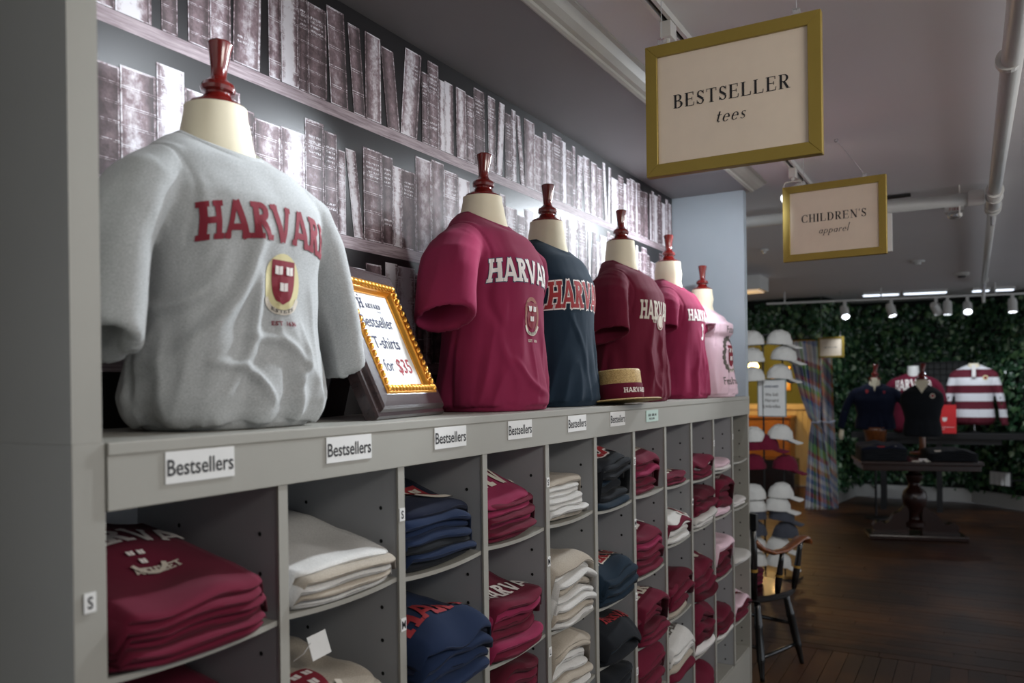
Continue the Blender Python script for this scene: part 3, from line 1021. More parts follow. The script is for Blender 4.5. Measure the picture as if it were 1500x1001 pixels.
# 1 grey heather
P1 = dict(h=.53, a=.19, bf=.14, bb=.11, seed=2.3, amp=1.6, neck=.078, sleeve_a=(.085, .15, -.015, .04, .098), sleeve_b=(.055, .10, -.02, .034, .10),
          creases=[(-.03, .34, -.17, .10, .014, .020), (-.03, .27, -.10, .05, .012, .015), (.07, .18, .02, .05, .009, .010), (-.12, .12, -.02, .06, .008, .014), (-.06, .17, .07, .11, .009, .010), (-.09, .30, -.19, .18, .012, .014),
                   (-.13, .42, -.15, .15, .014, .006), (.10, .26, .09, .05, .008, .004)],
          tlabel='grey heather tee with an arched maroon word and a crest')
t, sh, bvh = bust('headless torso mannequin in a grey heather tee, nearest the end post', (1.060, 1.205, LED), 0, P1, 'grey heather', neck_r=.056, neckh=.062)
prints(t, bvh, .2, [('chest_lettering', word(.064, 0, .26, .80, .05), 'mar_ink', .002, .312, .0018)] +
       crest_items(.010, .258, .056, .078, wreath='yel_full', est='mar_ink'))
# 2 bright maroon
P2 = dict(straight=1, h=.555, a=.195, bf=.14, bb=.105, seed=5.2, amp=1.3, neck=.078, sleeve_a=(.082, .245, -.03, .042, .09), sleeve_b=(.02, .30, .04),
          creases=[(-.12, .30, -.10, .08, .012, .006), (-.10, .13, .05, .035, .010, .009), (.06, .2, .09, .06, .008, .004), (-.15, .40, -.13, .22, .012, -.008), (.0, .3, -.06, .22, .010, .003)],
          tlabel='bright maroon tee with arched white lettering and a crest')
t, sh, bvh = bust('headless torso mannequin in a bright maroon tee beside the gilt sign frame', (2.01, 1.205, LED), 0, P2, 'bright maroon', neckh=.055)
prints(t, bvh, .19, [('chest_lettering', word(.062, .035, .2, .92), 'blueink', 0, .342, .0010), ('chest_lettering', word(.062, 0, .2, .92), 'wht_ink', 0, .342, .0018)] +
       crest_items(.0, .262, .056, .074, wreath='yel', est='seal'))
# 3 blue black
P3 = dict(h=.54, a=.175, bf=.125, bb=.1, seed=8.1, amp=1.0, neck=.076, straight=1, sleeve_a=None, sleeve_b=None,
          creases=[(.08, .25, .06, .06, .009, .004), (-.08, .3, -.02, .1, .010, .004)], tlabel='blue black tee with red and white lettering')
t, sh, bvh = bust('headless torso mannequin in a blue black tee, between two maroon ones', (2.425, 1.21, LED), 0, P3, 'blue black', neckh=.068)
prints(t, bvh, .18, [('chest_lettering', word(.084, .055, .12, .72), 'wht_ink', 0, .305, .0010), ('chest_lettering', word(.084, 0, .12, .72), 'red_ink', 0, .305, .0020)])
# 4 maroon
P4 = dict(straight=1, h=.555, a=.2, bf=.145, bb=.11, seed=11.7, amp=1.5, neck=.076, sleeve_a=(.07, .25, -.03, .038, .092), sleeve_b=(.02, .30, .04),
          creases=[(-.05, .34, -.12, .06, .014, .010), (.03, .30, -.02, .04, .010, .007), (.06, .28, .05, .02, .007, .005), (.09, .28, .10, .03, .007, .005), (-.11, .2, -.06, .03, .010, .006)],
          tlabel='maroon tee with cream lettering over a round seal')
t, sh, bvh = bust('headless torso mannequin in a maroon tee standing behind the straw hat', (3.075, 1.21, LED), 0, P4, 'maroon', neckh=.085)
prints(t, bvh, .19, [('chest_lettering', word(.072, 0, .0, .66), 'seal', 0, .318, .0014), ('seal_ring', ell(0, 0, .033, .033, 18), 'seal', 0, .312, .0022),
                     ('seal_ring', ring(0, 0, .028, .028, .004), 'mar_ink', 0, .312, .003), ('date_line', word(.014, 0, 0, .9, .1, 'EST'), 'seal', -.055, .305, .0014)])
# 5 bright maroon
P5 = dict(h=.54, a=.185, bf=.14, bb=.105, seed=15.3, amp=1.4, neck=.07, sleeve_a=(.04, .30), sleeve_b=(.04, .30), straight=1,
          creases=[(-.04, .3, -.07, .1, .010, .007), (.04, .28, .01, .04, .009, .006)], tlabel='maroon tee with small white lettering and a numeral')
t, sh, bvh = bust('headless torso mannequin in a maroon tee next to the pale pink one', (3.63, 1.20, LED), 0, P5, 'bright maroon', neckh=.085)
prints(t, bvh, .19, [('chest_lettering', word(.05, 0, .05, .85), 'wht_ink', 0, .345, .0014), ('numeral', word(.075, 0, 0, .8, 0, '3'), 'wht_ink', 0, .262, .0014)])
# 6 pale pink
P6 = dict(h=.46, a=.155, bf=.125, bb=.085, seed=19.1, amp=1.0, neck=.062, sleeve_a=(.02, .33), sleeve_b=None, straight=1,
          creases=[(-.10, .25, .0, .22, .008, .004), (-.1, .05, .1, .05, .008, .004)], tlabel='pale pink tee with a dark wreath and crest')
t, sh, bvh = bust('headless torso mannequin in a pale pink tee against the blue grey end wall', (4.03, 1.16, LED), 0, P6, 'pale pink', neckh=.075, neck_r=.05, fin_s=.95)
prints(t, bvh, .15, crest_items(0, .20, .078, .105, wreath='yel', withbg=False) + [('wreath', sum([ell(.084 * math.cos(a_), .088 * math.sin(a_), .015, .015, 7) for a_ in [math.radians(d) for d in range(-55, 240, 16)]], []), 'gry_ink', 0, .20, .0012),
                      ('script_line', shift(sans_polys('Future', .032, .0), 0, 0), 'gry_ink', 0, .315, .0012), ('script_line', shift(sans_polys('Freshman', .036, .006), 0, 0), 'gry_ink', -.01, .062, .0012)])

# ------------------------------------------------------------------ straw boater on the ledge
hat = thing('straw_boater', 'straw boater hat with a maroon band, its brim overhanging the ledge edge', 'hat', (2.61, 1.052, LED + .012))
hat.rotation_euler = (math.radians(-5), math.radians(2), 0)
hat.scale = (.92, .92, .92)
def straw_mat():
    t = NT('woven_straw'); v = t.coord()
    n = t.noise(v, 260, 3, .7)
    return t.out(t.mix(t.ramp(n, [(.35, 0.0), (.65, 1.0)]), lin((150, 118, 66)), lin((218, 188, 126))), .6, n, .5, .002)
M['straw'] = straw_mat()
hb = MB().lathe([(.02, .004), (.150, -.004), (.154, -.001), (.150, .002), (.09, .006), (.001, .006)], 48)
autosmooth(hb.build('brim', M['straw'], hat), 50)
hc = MB().lathe([(.086, .004), (.082, .106), (.079, .112), (.074, .114), (.04, .110), (.001, .110)], 48)
autosmooth(hc.build('crown', M['straw'], hat), 50)
hbnd = MB().lathe([(.0862, .006), (.0885, .008), (.0862, .06), (.083, .062)], 48).build('hat_band', CLOTH['maroon'], hat, smooth=True)
def hat_fn(u, v):
    th = -PI / 2 - .35 + u / .088
    return Vector((.0895 * math.cos(th), .0895 * math.sin(th), v + .026)) * 1.0
hp = stroke_text('HARVARD', .018, SLAB, .05)[0]
link('lettering', poly_mesh('lettering', hp, hat_fn, .01), M['wht_ink'], hbnd)

# ------------------------------------------------------------------ leaning gilt sign frame on the ledge
fr = thing('sign_frame', 'dark wooden table frame with gilt rope inlay holding a white price sign', 'picture frame', (1.522, 1.128, LED))
th = math.radians(12)
fr.rotation_euler = (0, 0, th)
FW, FH, FD = .365, .385, .035
LEAN = math.radians(24)
def fpt(x, y, z):     # frame coordinates: x across, y depth (front -), z up the lean
    return Vector((x, y * math.cos(LEAN) + z * math.sin(LEAN), z * math.cos(LEAN) - y * math.sin(LEAN) ))
def moulding(name, m, w0, w1, prof_fn, hw, hh):
    mb = MB()
    # rectangular sweep: prof_fn gives (inset, depth) pairs
    pr = prof_fn
    corners = [(-1, 0), (1, 0), (1, 1), (-1, 1)]
    for (sx, sz) in corners:
        for ins, dp in pr:
            mb.v.append(tuple(fpt(sx * (hw - ins), dp, (hh - ins) if sz else ins)))
    n = len(pr)
    for c in range(4):
        d = (c + 1) % 4
        for i in range(n):
            j = (i + 1) % n
            mb.f.append((c * n + i, d * n + i, d * n + j, c * n + j))
    me = mb.mesh(name); bm = bmesh.new(); bm.from_mesh(me); bmesh.ops.recalc_face_normals(bm, faces=bm.faces); bm.to_mesh(me); bm.free()
    return link(name, me, m, fr)
moulding('outer_moulding', M['frame_wood'], 0, 0, [(0, 0.018), (0, -.006), (.004, -.012), (.012, -.014), (.016, -.022), (.022, -.026), (.046, -.030), (.05, -.030), (.052, .018)], FW / 2, FH)
moulding('gilt_moulding', M['goldleaf'], 0, 0, [(.048, .01), (.048, -.031), (.051, -.033), (.069, -.030), (.070, -.026), (.074, -.018), (.0755, -.018), (.0755, .01)], FW / 2, FH)
rope = MB()
def bead(p, ax, L, r):
    q = ax.normalized(); k = len(rope.v)
    nrm = fpt(0, -1, 0) - fpt(0, 0, 0); sd = q.cross(nrm).normalized()
    dg_ = (q * .8 + sd * .6).normalized(); od = dg_.cross(nrm).normalized()
    rr_ = [(-1, 0.15), (-.6, .8), (0, 1), (.6, .8), (1, .15)]
    for t_, s_ in rr_:
        for j in range(7):
            a = 2 * PI * j / 7
            rope.v.append(tuple(p + dg_ * (t_ * L) + od * (r * s_ * math.cos(a)) + nrm * (r * .9 * s_ * math.sin(a))))
    for i in range(4):
        for j in range(7):
            rope.f.append((k + i * 7 + j, k + i * 7 + (j + 1) % 7, k + (i + 1) * 7 + (j + 1) % 7, k + (i + 1) * 7 + j))
ins = .060; x0_, x1_, z0_, z1_ = -FW / 2 + ins, FW / 2 - ins, ins, FH - ins
def rope_side(a, b):
    L = (b - a).length; n = int(L / .0165)
    for i in range(n + 1):
        bead(a.lerp(b, i / n), b - a, .0098, .0062)
pA, pB, pC, pD = fpt(x0_, -.034, z0_), fpt(x1_, -.034, z0_), fpt(x1_, -.034, z1_), fpt(x0_, -.034, z1_)
for a, b in ((pA, pB), (pB, pC), (pC, pD), (pD, pA)): rope_side(a, b)
rp = rope.build('rope_inlay', M['goldleaf'], fr, smooth=True); rp['kind'] = 'stuff'
sheet = MB()
sheet.add([fpt(-FW / 2 + .073, -.014, .073), fpt(FW / 2 - .073, -.014, .073), fpt(FW / 2 - .073, -.014, FH - .073), fpt(-FW / 2 + .073, -.014, FH - .073),
           fpt(-FW / 2 + .073, .012, .073), fpt(FW / 2 - .073, .012, .073), fpt(FW / 2 - .073, .012, FH - .073), fpt(-FW / 2 + .073, .012, FH - .073)],
          [(0, 1, 2, 3), (7, 6, 5, 4)])
sh = sheet.build('sign_sheet', M['paper'], fr)
def sgn_fn(u, v): return fpt(u, -.0148, v)
for tx, hh_, z, m, dx, sq in (('Bestseller', .030, .222, 'blueink', 0.0, .95), ('T-shirts', .030, .168, 'blueink', 0.005, .98), ('2', .034, .108, 'redink', -.082, .95), ('for', .030, .110, 'blueink', -.032, .92), ('$35', .036, .106, 'redink', .048, .98)):
    link('lettering', poly_mesh('lettering', shift(sans_polys(tx, hh_, .010, sq), dx, z), sgn_fn), M[m], sh)
lg = shift(stroke_text('H', .026, SLAB, 0)[0], -.045, .270) + shift(stroke_text('ARVARD', .0125, SLAB, .15)[0], .014, .272) + shift(sans_polys('SHOP', .006), .035, .261)
lg += ell(-.045, .302, .003, .003, 8) + ell(-.056, .268, .0025, .0025, 8)
link('logo', poly_mesh('logo', lg, sgn_fn), M['blueink'], sh)
# strut behind
mb = MB(); mb.add([fpt(-.05, .019, .0 + .05), fpt(.05, .019, .05), fpt(.035, .019, .30), fpt(-.035, .019, .30)], [(0, 1, 2, 3)])
v1, v2 = Vector((-.05, .20, .002)), Vector((.05, .20, .002))
a1, a2 = fpt(.035, .02, .28), fpt(-.035, .02, .28)
mb = MB().add([v1, v2, a1, a2, v1 + Vector((0, .004, 0)), v2 + Vector((0, .004, 0)), a1 + Vector((0, .004, 0)), a2 + Vector((0, .004, 0))],
             [(0, 1, 2, 3), (7, 6, 5, 4), (0, 4, 5, 1), (1, 5, 6, 2), (2, 6, 7, 3), (3, 7, 4, 0)])
mb.build('easel_strut', M['dark'], fr)
bb_ = MB()
bb_.add([fpt(-FW / 2 + .01, .018, .01), fpt(FW / 2 - .01, .018, .01), fpt(FW / 2 - .01, .018, FH - .01), fpt(-FW / 2 + .01, .018, FH - .01)], [(3, 2, 1, 0)])
bb_.build('backing_board', M['dark'], fr)

# ------------------------------------------------------------------ folded garments in the cubbies
ORD = ['first', 'second', 'third', 'fourth', 'fifth', 'sixth', 'seventh', 'eighth', 'ninth', 'tenth', 'eleventh']
def folded(name, label, cat, color, loc, w, d, base, tf, tb, seed, group, overhang=.0, layers=2, top_fn=None, bulge=0.0, print_items=None, slump=0.0, rz=0.0):
    """base(x,y): height of the surface beneath; the garment lies on it. y: 0 at its front fold, d at its back."""
    rg = random.Random(seed)
    nx, ns = 20, 32
    mb = MB(); idx = {}
    ex = [rg.uniform(-.006, .006) for _ in range(4)]
    sd = rg.random() * 50
    def thick(x, y):
        t = tf + (tb - tf) * (y / d)
        t *= 1 + bulge * math.cos(PI * x / w)
        t *= .96 + .42 * noise.noise(Vector((x * 9 + sd, y * 8, sd)))
        e = min(1, max(0, (w / 2 - abs(x)) / .012 + .25))
        return t * min(1, e) ** .5
    R = max(tf, .010) * .55
    loop = []
    m = ns // 2
    # parameter y along bottom (front->back) then top (back->front), rounded front fold
    for i in range(nx + 1):
        x = -w / 2 + w * i / nx
        fy = .006 * noise.noise(Vector((x * 8 + sd, sd, 0))) + ex[0] * (x / w) + .022 * (2 * abs(x) / w) ** 6
        for j in range(ns):
            if j < m:
                t = 1 - j / (m - 1); top = True
            else:
                t = (j - m) / (ns - m - 1); top = False
            y = fy + (d - fy) * t ** 2.5
            q = y - fy
            T = thick(x, y)
            b = base(x, max(y, 0))
            if q < R * 1.6:
                s_ = math.sqrt(max(0, 1 - (1 - q / (R * 1.6)) ** 2))
            else: s_ = 1.0
            mid = b + T * .5
            hgt = T * .5 * s_
            wr = .0014 * noise.noise(Vector((x * 30 + sd, y * 30, 2 + sd)))
            z = mid + hgt + wr if top else mid - hgt + .0002
            if slump and y < .09: z -= slump * ((.09 - y) / .09) ** 2 * (1 + .6 * math.sin(x * 18 + sd))
            mb.v.append((x + .003 * noise.noise(Vector((y * 12, sd, 5))), y, z))
    for i in range(nx):
        for j in range(ns):
            a = i * ns + j; b = i * ns + (j + 1) % ns
            mb.f.append((a, a + ns, b + ns, b))
    mb.f.append(tuple(range(ns))); mb.f.append(tuple(nx * ns + j for j in range(ns))[::-1])
    me = mb.mesh(name)
    o = link(name, me, CLOTH[color], None, True)
    o.location = loc; o.rotation_euler = (0, 0, rz)
    tag(o, label, cat, group)
    def top(x, y):
        z = base(x, max(y, 0)) + thick(x, y)
        return z
    if print_items:
        for ip, (polys, mname, yc, xc) in enumerate(print_items):
            lift = .0012 * ip
            def fn(u, v):
                x_, y_ = xc + u, yc + v
                x_ = max(-w / 2 + .012, min(w / 2 - .012, x_)); y_ = max(.014, min(d - .005, y_))
                zz = top(x_, y_)
                if slump and y_ < .09: zz -= slump * ((.09 - y_) / .09) ** 2 * (1 + .6 * math.sin(x_ * 18 + sd))
                return Vector((x_, y_, zz + .0028 + lift))
            pm = poly_mesh('print', polys, fn, .012)
            link('print', pm, M[mname], o)
    return o, top

TXT = lambda s_, h: stroke_text(s_, h, SLAB, .04)[0]
def crest2(sc): return [(shield(.05 * sc, .065 * sc), 'mar_ink'), (books3(.05 * sc, .065 * sc), 'wht_ink'), (ring(0, -.006 * sc, .042 * sc, .045 * sc, .010 * sc, 200, 340, 12), 'seal')]
level = {0: ['upper', 'lower'], }
CELLN = ['first', 'second', 'third', 'fourth', 'fifth', 'sixth', 'seventh', 'eighth', 'ninth', 'tenth', 'eleventh']
LEVN = ['top shelf', 'second shelf', 'third shelf', 'fourth shelf', 'bottom shelf']
def stack(cell, lev, spec, hf, back=1.55, w=.285, dx=0.0, y0=-.004, d=.30, seed=0, prnt=None, slump_top=0.0, bulge=.06, mess=.006):
    """spec: colours from the bottom up"""
    z = (list(SHELF[cell]) + [.19])[lev]
    xa = X0 + PITCH * cell; xc = xa + .5 * PITCH + dx
    n = len(spec); rg = random.Random(cell * 31 + lev * 7 + seed)
    sx0 = rg.uniform(0, 40)
    cur = lambda x, y: -.006 * 4 * max(0, .25 - (x / .31) ** 2) + .0012 + .009 * max(0, noise.noise(Vector((x * 7 + sx0, y * 5, sx0))))
    for i, colr in enumerate(spec):
        tf = hf / n * rg.uniform(.92, 1.08); tb = tf * back
        pos = ('topmost' if i == n - 1 else ORD[n - 1 - i] + ' from top') if n > 1 else 'single'
        lab = f"{colr} folded tee, {pos} on the {LEVN[lev]} of the {CELLN[cell]} cubby"
        if n - 1 - i == 0 and n > 1: lab = f"{colr} folded tee topmost on the {LEVN[lev]} of the {CELLN[cell]} cubby"
        ww = w - abs(rg.uniform(0, mess)) ; jx = rg.uniform(-mess, mess); jy = rg.uniform(-mess, mess * 1.6)
        top_i = i == n - 1
        o, tp = folded('folded_tee', lab, 'folded shirt', colr, (xc + jx, DY + y0 + jy + .004, z), ww, d, cur, tf, tb, cell * 100 + lev * 20 + i + seed,
                       'folded tees in the cubbies', print_items=(prnt if top_i else None), slump=slump_top if top_i else 0, bulge=bulge)
        cur = (lambda tp_, a_, b_: (lambda x, y: tp_(max(-.14, min(.14, x + a_)), min(.3, max(0, y + b_))) - .0006))(tp, 0, 0)

pr_cross = [(TXT('HARVARD', .075), 'wht_ink', .19, .0)]
pr_name = lambda c='wht_ink', y=.05, h=.07, x=.06, t_='HARVARD': [(TXT(t_, h), c, min(y, .055), x)]
def crp(sc, y, x=0): return [(p, m_, y, x) for p, m_ in crest2(sc)]
# cell 1
stack(0, 0, ['maroon'] * 5 + ['maroon'], .086, 2.0, .272, -.014, -.026, .31, 1, [(TXT('ARVA', .055), 'wht_ink', .20, .03), (TXT('ATHLET', .016), 'seal', .115, .01)] + crp(.8, .15, .0)[1:])
stack(0, 1, ['dark maroon', 'maroon', 'dark maroon', 'maroon', 'dark maroon', 'maroon'], .15, 1.35, .285, .01, -.012, .3, 2)
# cell 2
stack(1, 0, ['ash grey', 'oatmeal', 'ash grey', 'oatmeal', 'ash grey'], .072, 1.75, .285, .0, -.02, .3, 3, None, 0, .1, .01)
stack(1, 1, ['oatmeal', 'ash grey', 'oatmeal', 'oatmeal', 'oatmeal'], .115, 1.5, .25, -.012, -.008, .3, 4, crp(1.3, .06, -.02), .01)
# cell 3
stack(2, 0, ['black', 'navy', 'black', 'navy', 'navy', 'navy', 'dark navy'], .118, 1.75, .275, -.004, -.008, .3, 5, [(shield(.10, .11), 'red_ink', .10, .045), (books3(.10, .11), 'seal', .10, .045), (ring(0, -.01, .07, .07, .016, 200, 340, 14), 'seal', .10, .045)], 0, .12, .01)
stack(2, 1, ['navy', 'navy', 'navy', 'dark navy', 'navy'], .15, 1.1, .29, .004, -.045, .33, 6, pr_name('red_ink', .2, .06), .035, .2, .008)
# cell 4
stack(3, 0, ['maroon', 'maroon', 'bright maroon', 'maroon', 'bright maroon', 'maroon', 'bright maroon'], .118, 1.75, .262, -.014, -.004, .3, 7, pr_name('seal', .13, .09), .012, .12, .012)
stack(3, 1, ['maroon', 'bright maroon', 'maroon', 'maroon', 'bright maroon', 'maroon'], .125, 1.6, .275, -.004, -.02, .3, 8, pr_name('wht_ink', .12, .05), .0, .1, .014)
stack(3, 2, ['maroon'] * 6 + ['dark maroon'], .185, 1.2, .27, 0, -.004, .3, 9, pr_name('seal', .12, .09), 0, .1)
# cell 5
stack(4, 0, ['oatmeal', 'ash grey', 'ash grey', 'ash grey', 'ash grey', 'ash grey', 'oatmeal'], .105, 1.35, .26, -.01, -.004, .3, 10, None, 0, .1, .012)
stack(4, 1, ['ash grey', 'oatmeal', 'ash grey', 'ash grey', 'oatmeal', 'ash grey', 'ash grey', 'oatmeal'], .165, 1.2, .28, 0, -.02, .3, 11, None, 0.01, .14, .01)
stack(4, 2, ['ash grey', 'oatmeal', 'ash grey', 'ash grey', 'oatmeal', 'oatmeal'], .155, 1.2, .275, -.004, -.014, .3, 12, None, 0.01, .14, .012)
# cell 6
stack(5, 0, ['blue black', 'black', 'black', 'blue black', 'black', 'black', 'black'], .175, 1.15, .275, -.004, -.012, .3, 13, [(stroke_text('HAR', .10, SLAB, .04, 0, .05)[0], 'wht_ink', .04, .05), (TXT('HAR', .10), 'red_ink', .04, .05)], .02, .1, .016)
stack(5, 1, ['blue black'] * 4, .115, 1.1, .285, .0, -.035, .32, 14, [(stroke_text('HARVARD', .06, SLAB, .04, 0, .06)[0], 'seal', .06, .05), (TXT('HARVARD', .06), 'red_ink', .06, .05)], .03, .25)
stack(5, 2, ['black', 'blue black', 'black'], .095, 1.3, .285, .002, -.035, .32, 15, pr_name('red_ink', .11, .04), .03, .2, .012)
stack(5, 3, ['black'] * 5, .15, 1.2, .28, 0, -.01, .3, 16)
# cell 7
stack(6, 0, ['maroon', 'maroon', 'dark maroon', 'bright maroon', 'maroon', 'maroon'], .13, 1.5, .26, -.012, -.008, .3, 17, pr_name('seal', .2, .05), .01, .12, .014)
stack(6, 1, ['maroon', 'maroon', 'maroon', 'bright maroon', 'maroon'], .135, 1.5, .285, .0, -.02, .3, 18, pr_name('wht_ink', .10, .10), .0, .1, .012)
stack(6, 2, ['maroon', 'maroon', 'dark maroon', 'maroon', 'maroon', 'maroon', 'maroon'], .155, 1.2, .28, .0, -.02, .3, 19, pr_name('seal', .2, .06), .008, .1, .014)
stack(6, 3, ['maroon', 'maroon', 'dark maroon', 'maroon', 'maroon'], .14, 1.25, .285, .0, -.015, .3, 20, None, .02, .15)
# cell 8
stack(7, 0, ['maroon', 'maroon', 'maroon'], .038, 1.4, .26, -.01, -.004, .3, 21, pr_name('seal', .1, .05))
stack(7, 1, ['ash grey', 'ash grey', 'maroon', 'ash grey'], .105, 1.2, .28, .0, -.02, .3, 22, crp(1.3, .06, .06), .025, .2, .014)
stack(7, 2, ['oatmeal', 'maroon', 'ash grey', 'maroon', 'maroon', 'dark maroon'], .14, 1.3, .28, .0, -.02, .3, 23, None, .012, .15, .016)
stack(7, 3, ['maroon', 'oatmeal', 'ash grey', 'ash grey'], .145, 1.2, .29, .0, -.03, .3, 24, pr_name('gry_ink', .14, .04), .02, .2)
# cell 9
stack(8, 0, ['maroon', 'maroon', 'white', 'maroon'], .085, 1.4, .285, 0, -.02, .3, 25, None, .01, .1, .012)
stack(8, 1, ['ash grey', 'ash grey', 'maroon', 'maroon', 'maroon', 'dark maroon'], .15, 1.3, .29, .0, -.03, .3, 26, None, .01, .1, .014)
stack(8, 2, ['dark maroon', 'maroon', 'maroon', 'maroon', 'maroon'], .145, 1.4, .29, .0, -.03, .3, 27, pr_name('seal', .08, .10), .02, .15, .014)
stack(8, 3, ['white', 'dark maroon', 'maroon', 'dark maroon', 'maroon'], .19, 1.05, .28, .0, -.02, .3, 28, None, .03, .2, .012)
stack(8, 4, ['maroon', 'maroon', 'maroon'], .11, 1.2, .28, .0, -.02, .3, 29, None, .02)
# cell 10
stack(9, 0, ['white', 'pale pink'], .04, 1.3, .25, -.02, -.02, .28, 30)
stack(9, 1, ['pale pink', 'maroon', 'maroon', 'dark maroon', 'maroon'], .165, 1.15, .28, 0, -.02, .3, 31, pr_name('wht_ink', .1, .03), .01, .1, .016)
stack(9, 2, ['maroon', 'dark maroon', 'maroon', 'maroon', 'pale pink'], .165, 1.1, .285, 0, -.02, .3, 32, None, .012, .1, .014)
stack(9, 3, ['ash grey', 'maroon', 'dark maroon', 'maroon'], .11, 1.2, .28, 0, -.02, .3, 33)
# cell 11
stack(10, 1, ['white', 'white'], .035, 1.2, .26, -.01, -.01, .28, 34, pr_name('gry_ink', .1, .03))
stack(10, 2, ['ash grey'], .03, 1.5, .26, -.02, -.03, .28, 35)
stack(10, 3, ['maroon', 'maroon', 'dark maroon', 'pale pink'], .105, 1.2, .28, 0, -.02, .3, 36, crp(.8, .06, .06), .01)
# paper hang tag on the oatmeal stack
ht = thing('hang_tag', 'pale paper swing tag standing up on the oatmeal tees in the second cubby', 'tag', (1.185, DY + .075, 1.035))
MB().box((-.03, -.0006, 0), (.03, .0006, .045)).build('tag_card', M['paper'], ht).rotation_euler = (math.radians(-18), 0, math.radians(8))
MB().tube([(-.03, 0, .035), (-.04, .01, .015), (-.045, .03, 0)], .0008, 5).build('tag_string', M['paper'], ht)

# ------------------------------------------------------------------ hanging signs
def hang_sign(label, X, y0, y1, z0, z1, text1, text2, h1, h2, hooks, FWd=.03, yaw=0.0, small=False):
    """board in the plane X = const, seen from -x; y0 > y1"""
    w, h = y0 - y1, z1 - z0
    t = thing('hanging_sign', label, 'sign', (X, (y0 + y1) / 2, z0), 0, 'gold framed hanging signs')
    t.rotation_euler = (0, 0, yaw)
    fn = lambda x, y, z: (x, -y, z)     # local: y to picture right is -y world
    def bar(q):
        mb = MB(); (a, b, c, d) = q
        vs = [(-.012, p[0], p[1]) for p in q] + [(.012, p[0], p[1]) for p in q]
        mb.add(vs, [(0, 1, 2, 3), (7, 6, 5, 4), (0, 4, 5, 1), (1, 5, 6, 2), (2, 6, 7, 3), (3, 7, 4, 0)])
        me = mb.mesh('frame_rail'); bm = bmesh.new(); bm.from_mesh(me); bmesh.ops.recalc_face_normals(bm, faces=bm.faces)
        bmesh.ops.bevel(bm, geom=bm.edges[:], offset=.0012, segments=1, affect='EDGES'); bm.to_mesh(me); bm.free()
        link('frame_rail', me, M['gold'], t)
    a, f = w / 2, FWd; g = .0002
    bar([(-a, 0), (a, 0), (a - f, f), (-a + f, f)]); bar([(-a, h), (-a + f, h - f), (a - f, h - f), (a, h)])
    bar([(-a, 0), (-a + f, f), (-a + f, h - f), (-a, h)]); bar([(a, 0), (a, h), (a - f, h - f), (a - f, f)])
    cd = MB().box((-.004, -a + f - .002, f - .002), (.004, a - f + .002, h - f + .002)).build('card', M['card'], t)
    pf = plane_fn((-.0048, 0, 0), (0, -1, 0), (0, 0, 1))
    if not small:
        link('lettering', poly_mesh('lettering', shift(stroke_text(text1, h1, ROMAN, .11)[0], 0, h * .50), pf), M['ink'], cd)
        link('lettering', poly_mesh('lettering', shift(stroke_text(text2, h2, ROMAN, .06, .28)[0], 0, h * .34), pf), M['ink'], cd)
    else:
        link('lettering', poly_mesh('lettering', shift(dashes(text1, h1), 0, h * .48), pf), M['gry_ink'], cd)
    for (ly, cz_top, dX) in hooks:
        MB().box((-.006, ly - .008, h - .002), (.006, ly + .008, h + .016)).build('clip', M['clear'], t)
        MB().tube([(0, ly, h + .012), (dX[0], ly + dX[1], cz_top - z0)], .0009, 6).build('hanging_wire', M['wire'], t)
        ringp = [(dX[0], ly + dX[1] + .007 * math.cos(a_), cz_top - z0 - .004 + .007 * math.sin(a_)) for a_ in [2 * PI * i / 12 for i in range(13)]]
        MB().tube(ringp, .0014, 6, False).build('ceiling_hook', M['steel'], t)
    return t
tg = NT('clear_plastic'); tg.p.inputs['Transmission Weight'].default_value = .8; tg.p.inputs['Roughness'].default_value = .1; M['clear'] = tg.out((.9, .92, .95))
M['wire'] = simple('nylon_wire', (196, 198, 200), .3)
hang_sign('large gold framed hanging sign for the best selling tees, nearest the track lights', 1.98, .7145, .295, 2.069, 2.397, 'BESTSELLER', 'tees', .0335, .040, [(-.155, CEI - .002, (.0, 0)), (.17, CEI - .002, (0, 0))])
hang_sign("gold framed hanging sign for children's apparel below the white ceiling pipe", 3.7, .722, .306, 2.072, 2.398, "CHILDREN'S", 'apparel', .034, .034, [(-.125, CEI - .002, (.05, .12)), (.12, CEI - .002, (0, 0))], yaw=math.radians(-3))
hang_sign('small gold framed white sign hanging before the ivy beside the plaid curtain', 10.2, 1.627, 1.30, 1.828, 2.07, 'xxxx xxxx xx xxxx', '', .012, .02, [(-.12, CEI - .002, (0, 0)), (.12, CEI - .002, (0, 0))], FWd=.022, yaw=math.radians(-24), small=True)
o_ = MB().box((-.02, -.06, -.10), (.02, .06, .10)).build('exit_box', M['white'])
o_.location = (4.75, .43, 2.33); tag(o_, "white box hanging behind the children's apparel sign", 'box')
MB().tube([(0, 0, .10), (0, 0, .2595)], .006, 8).build('stem', M['white'], o_)

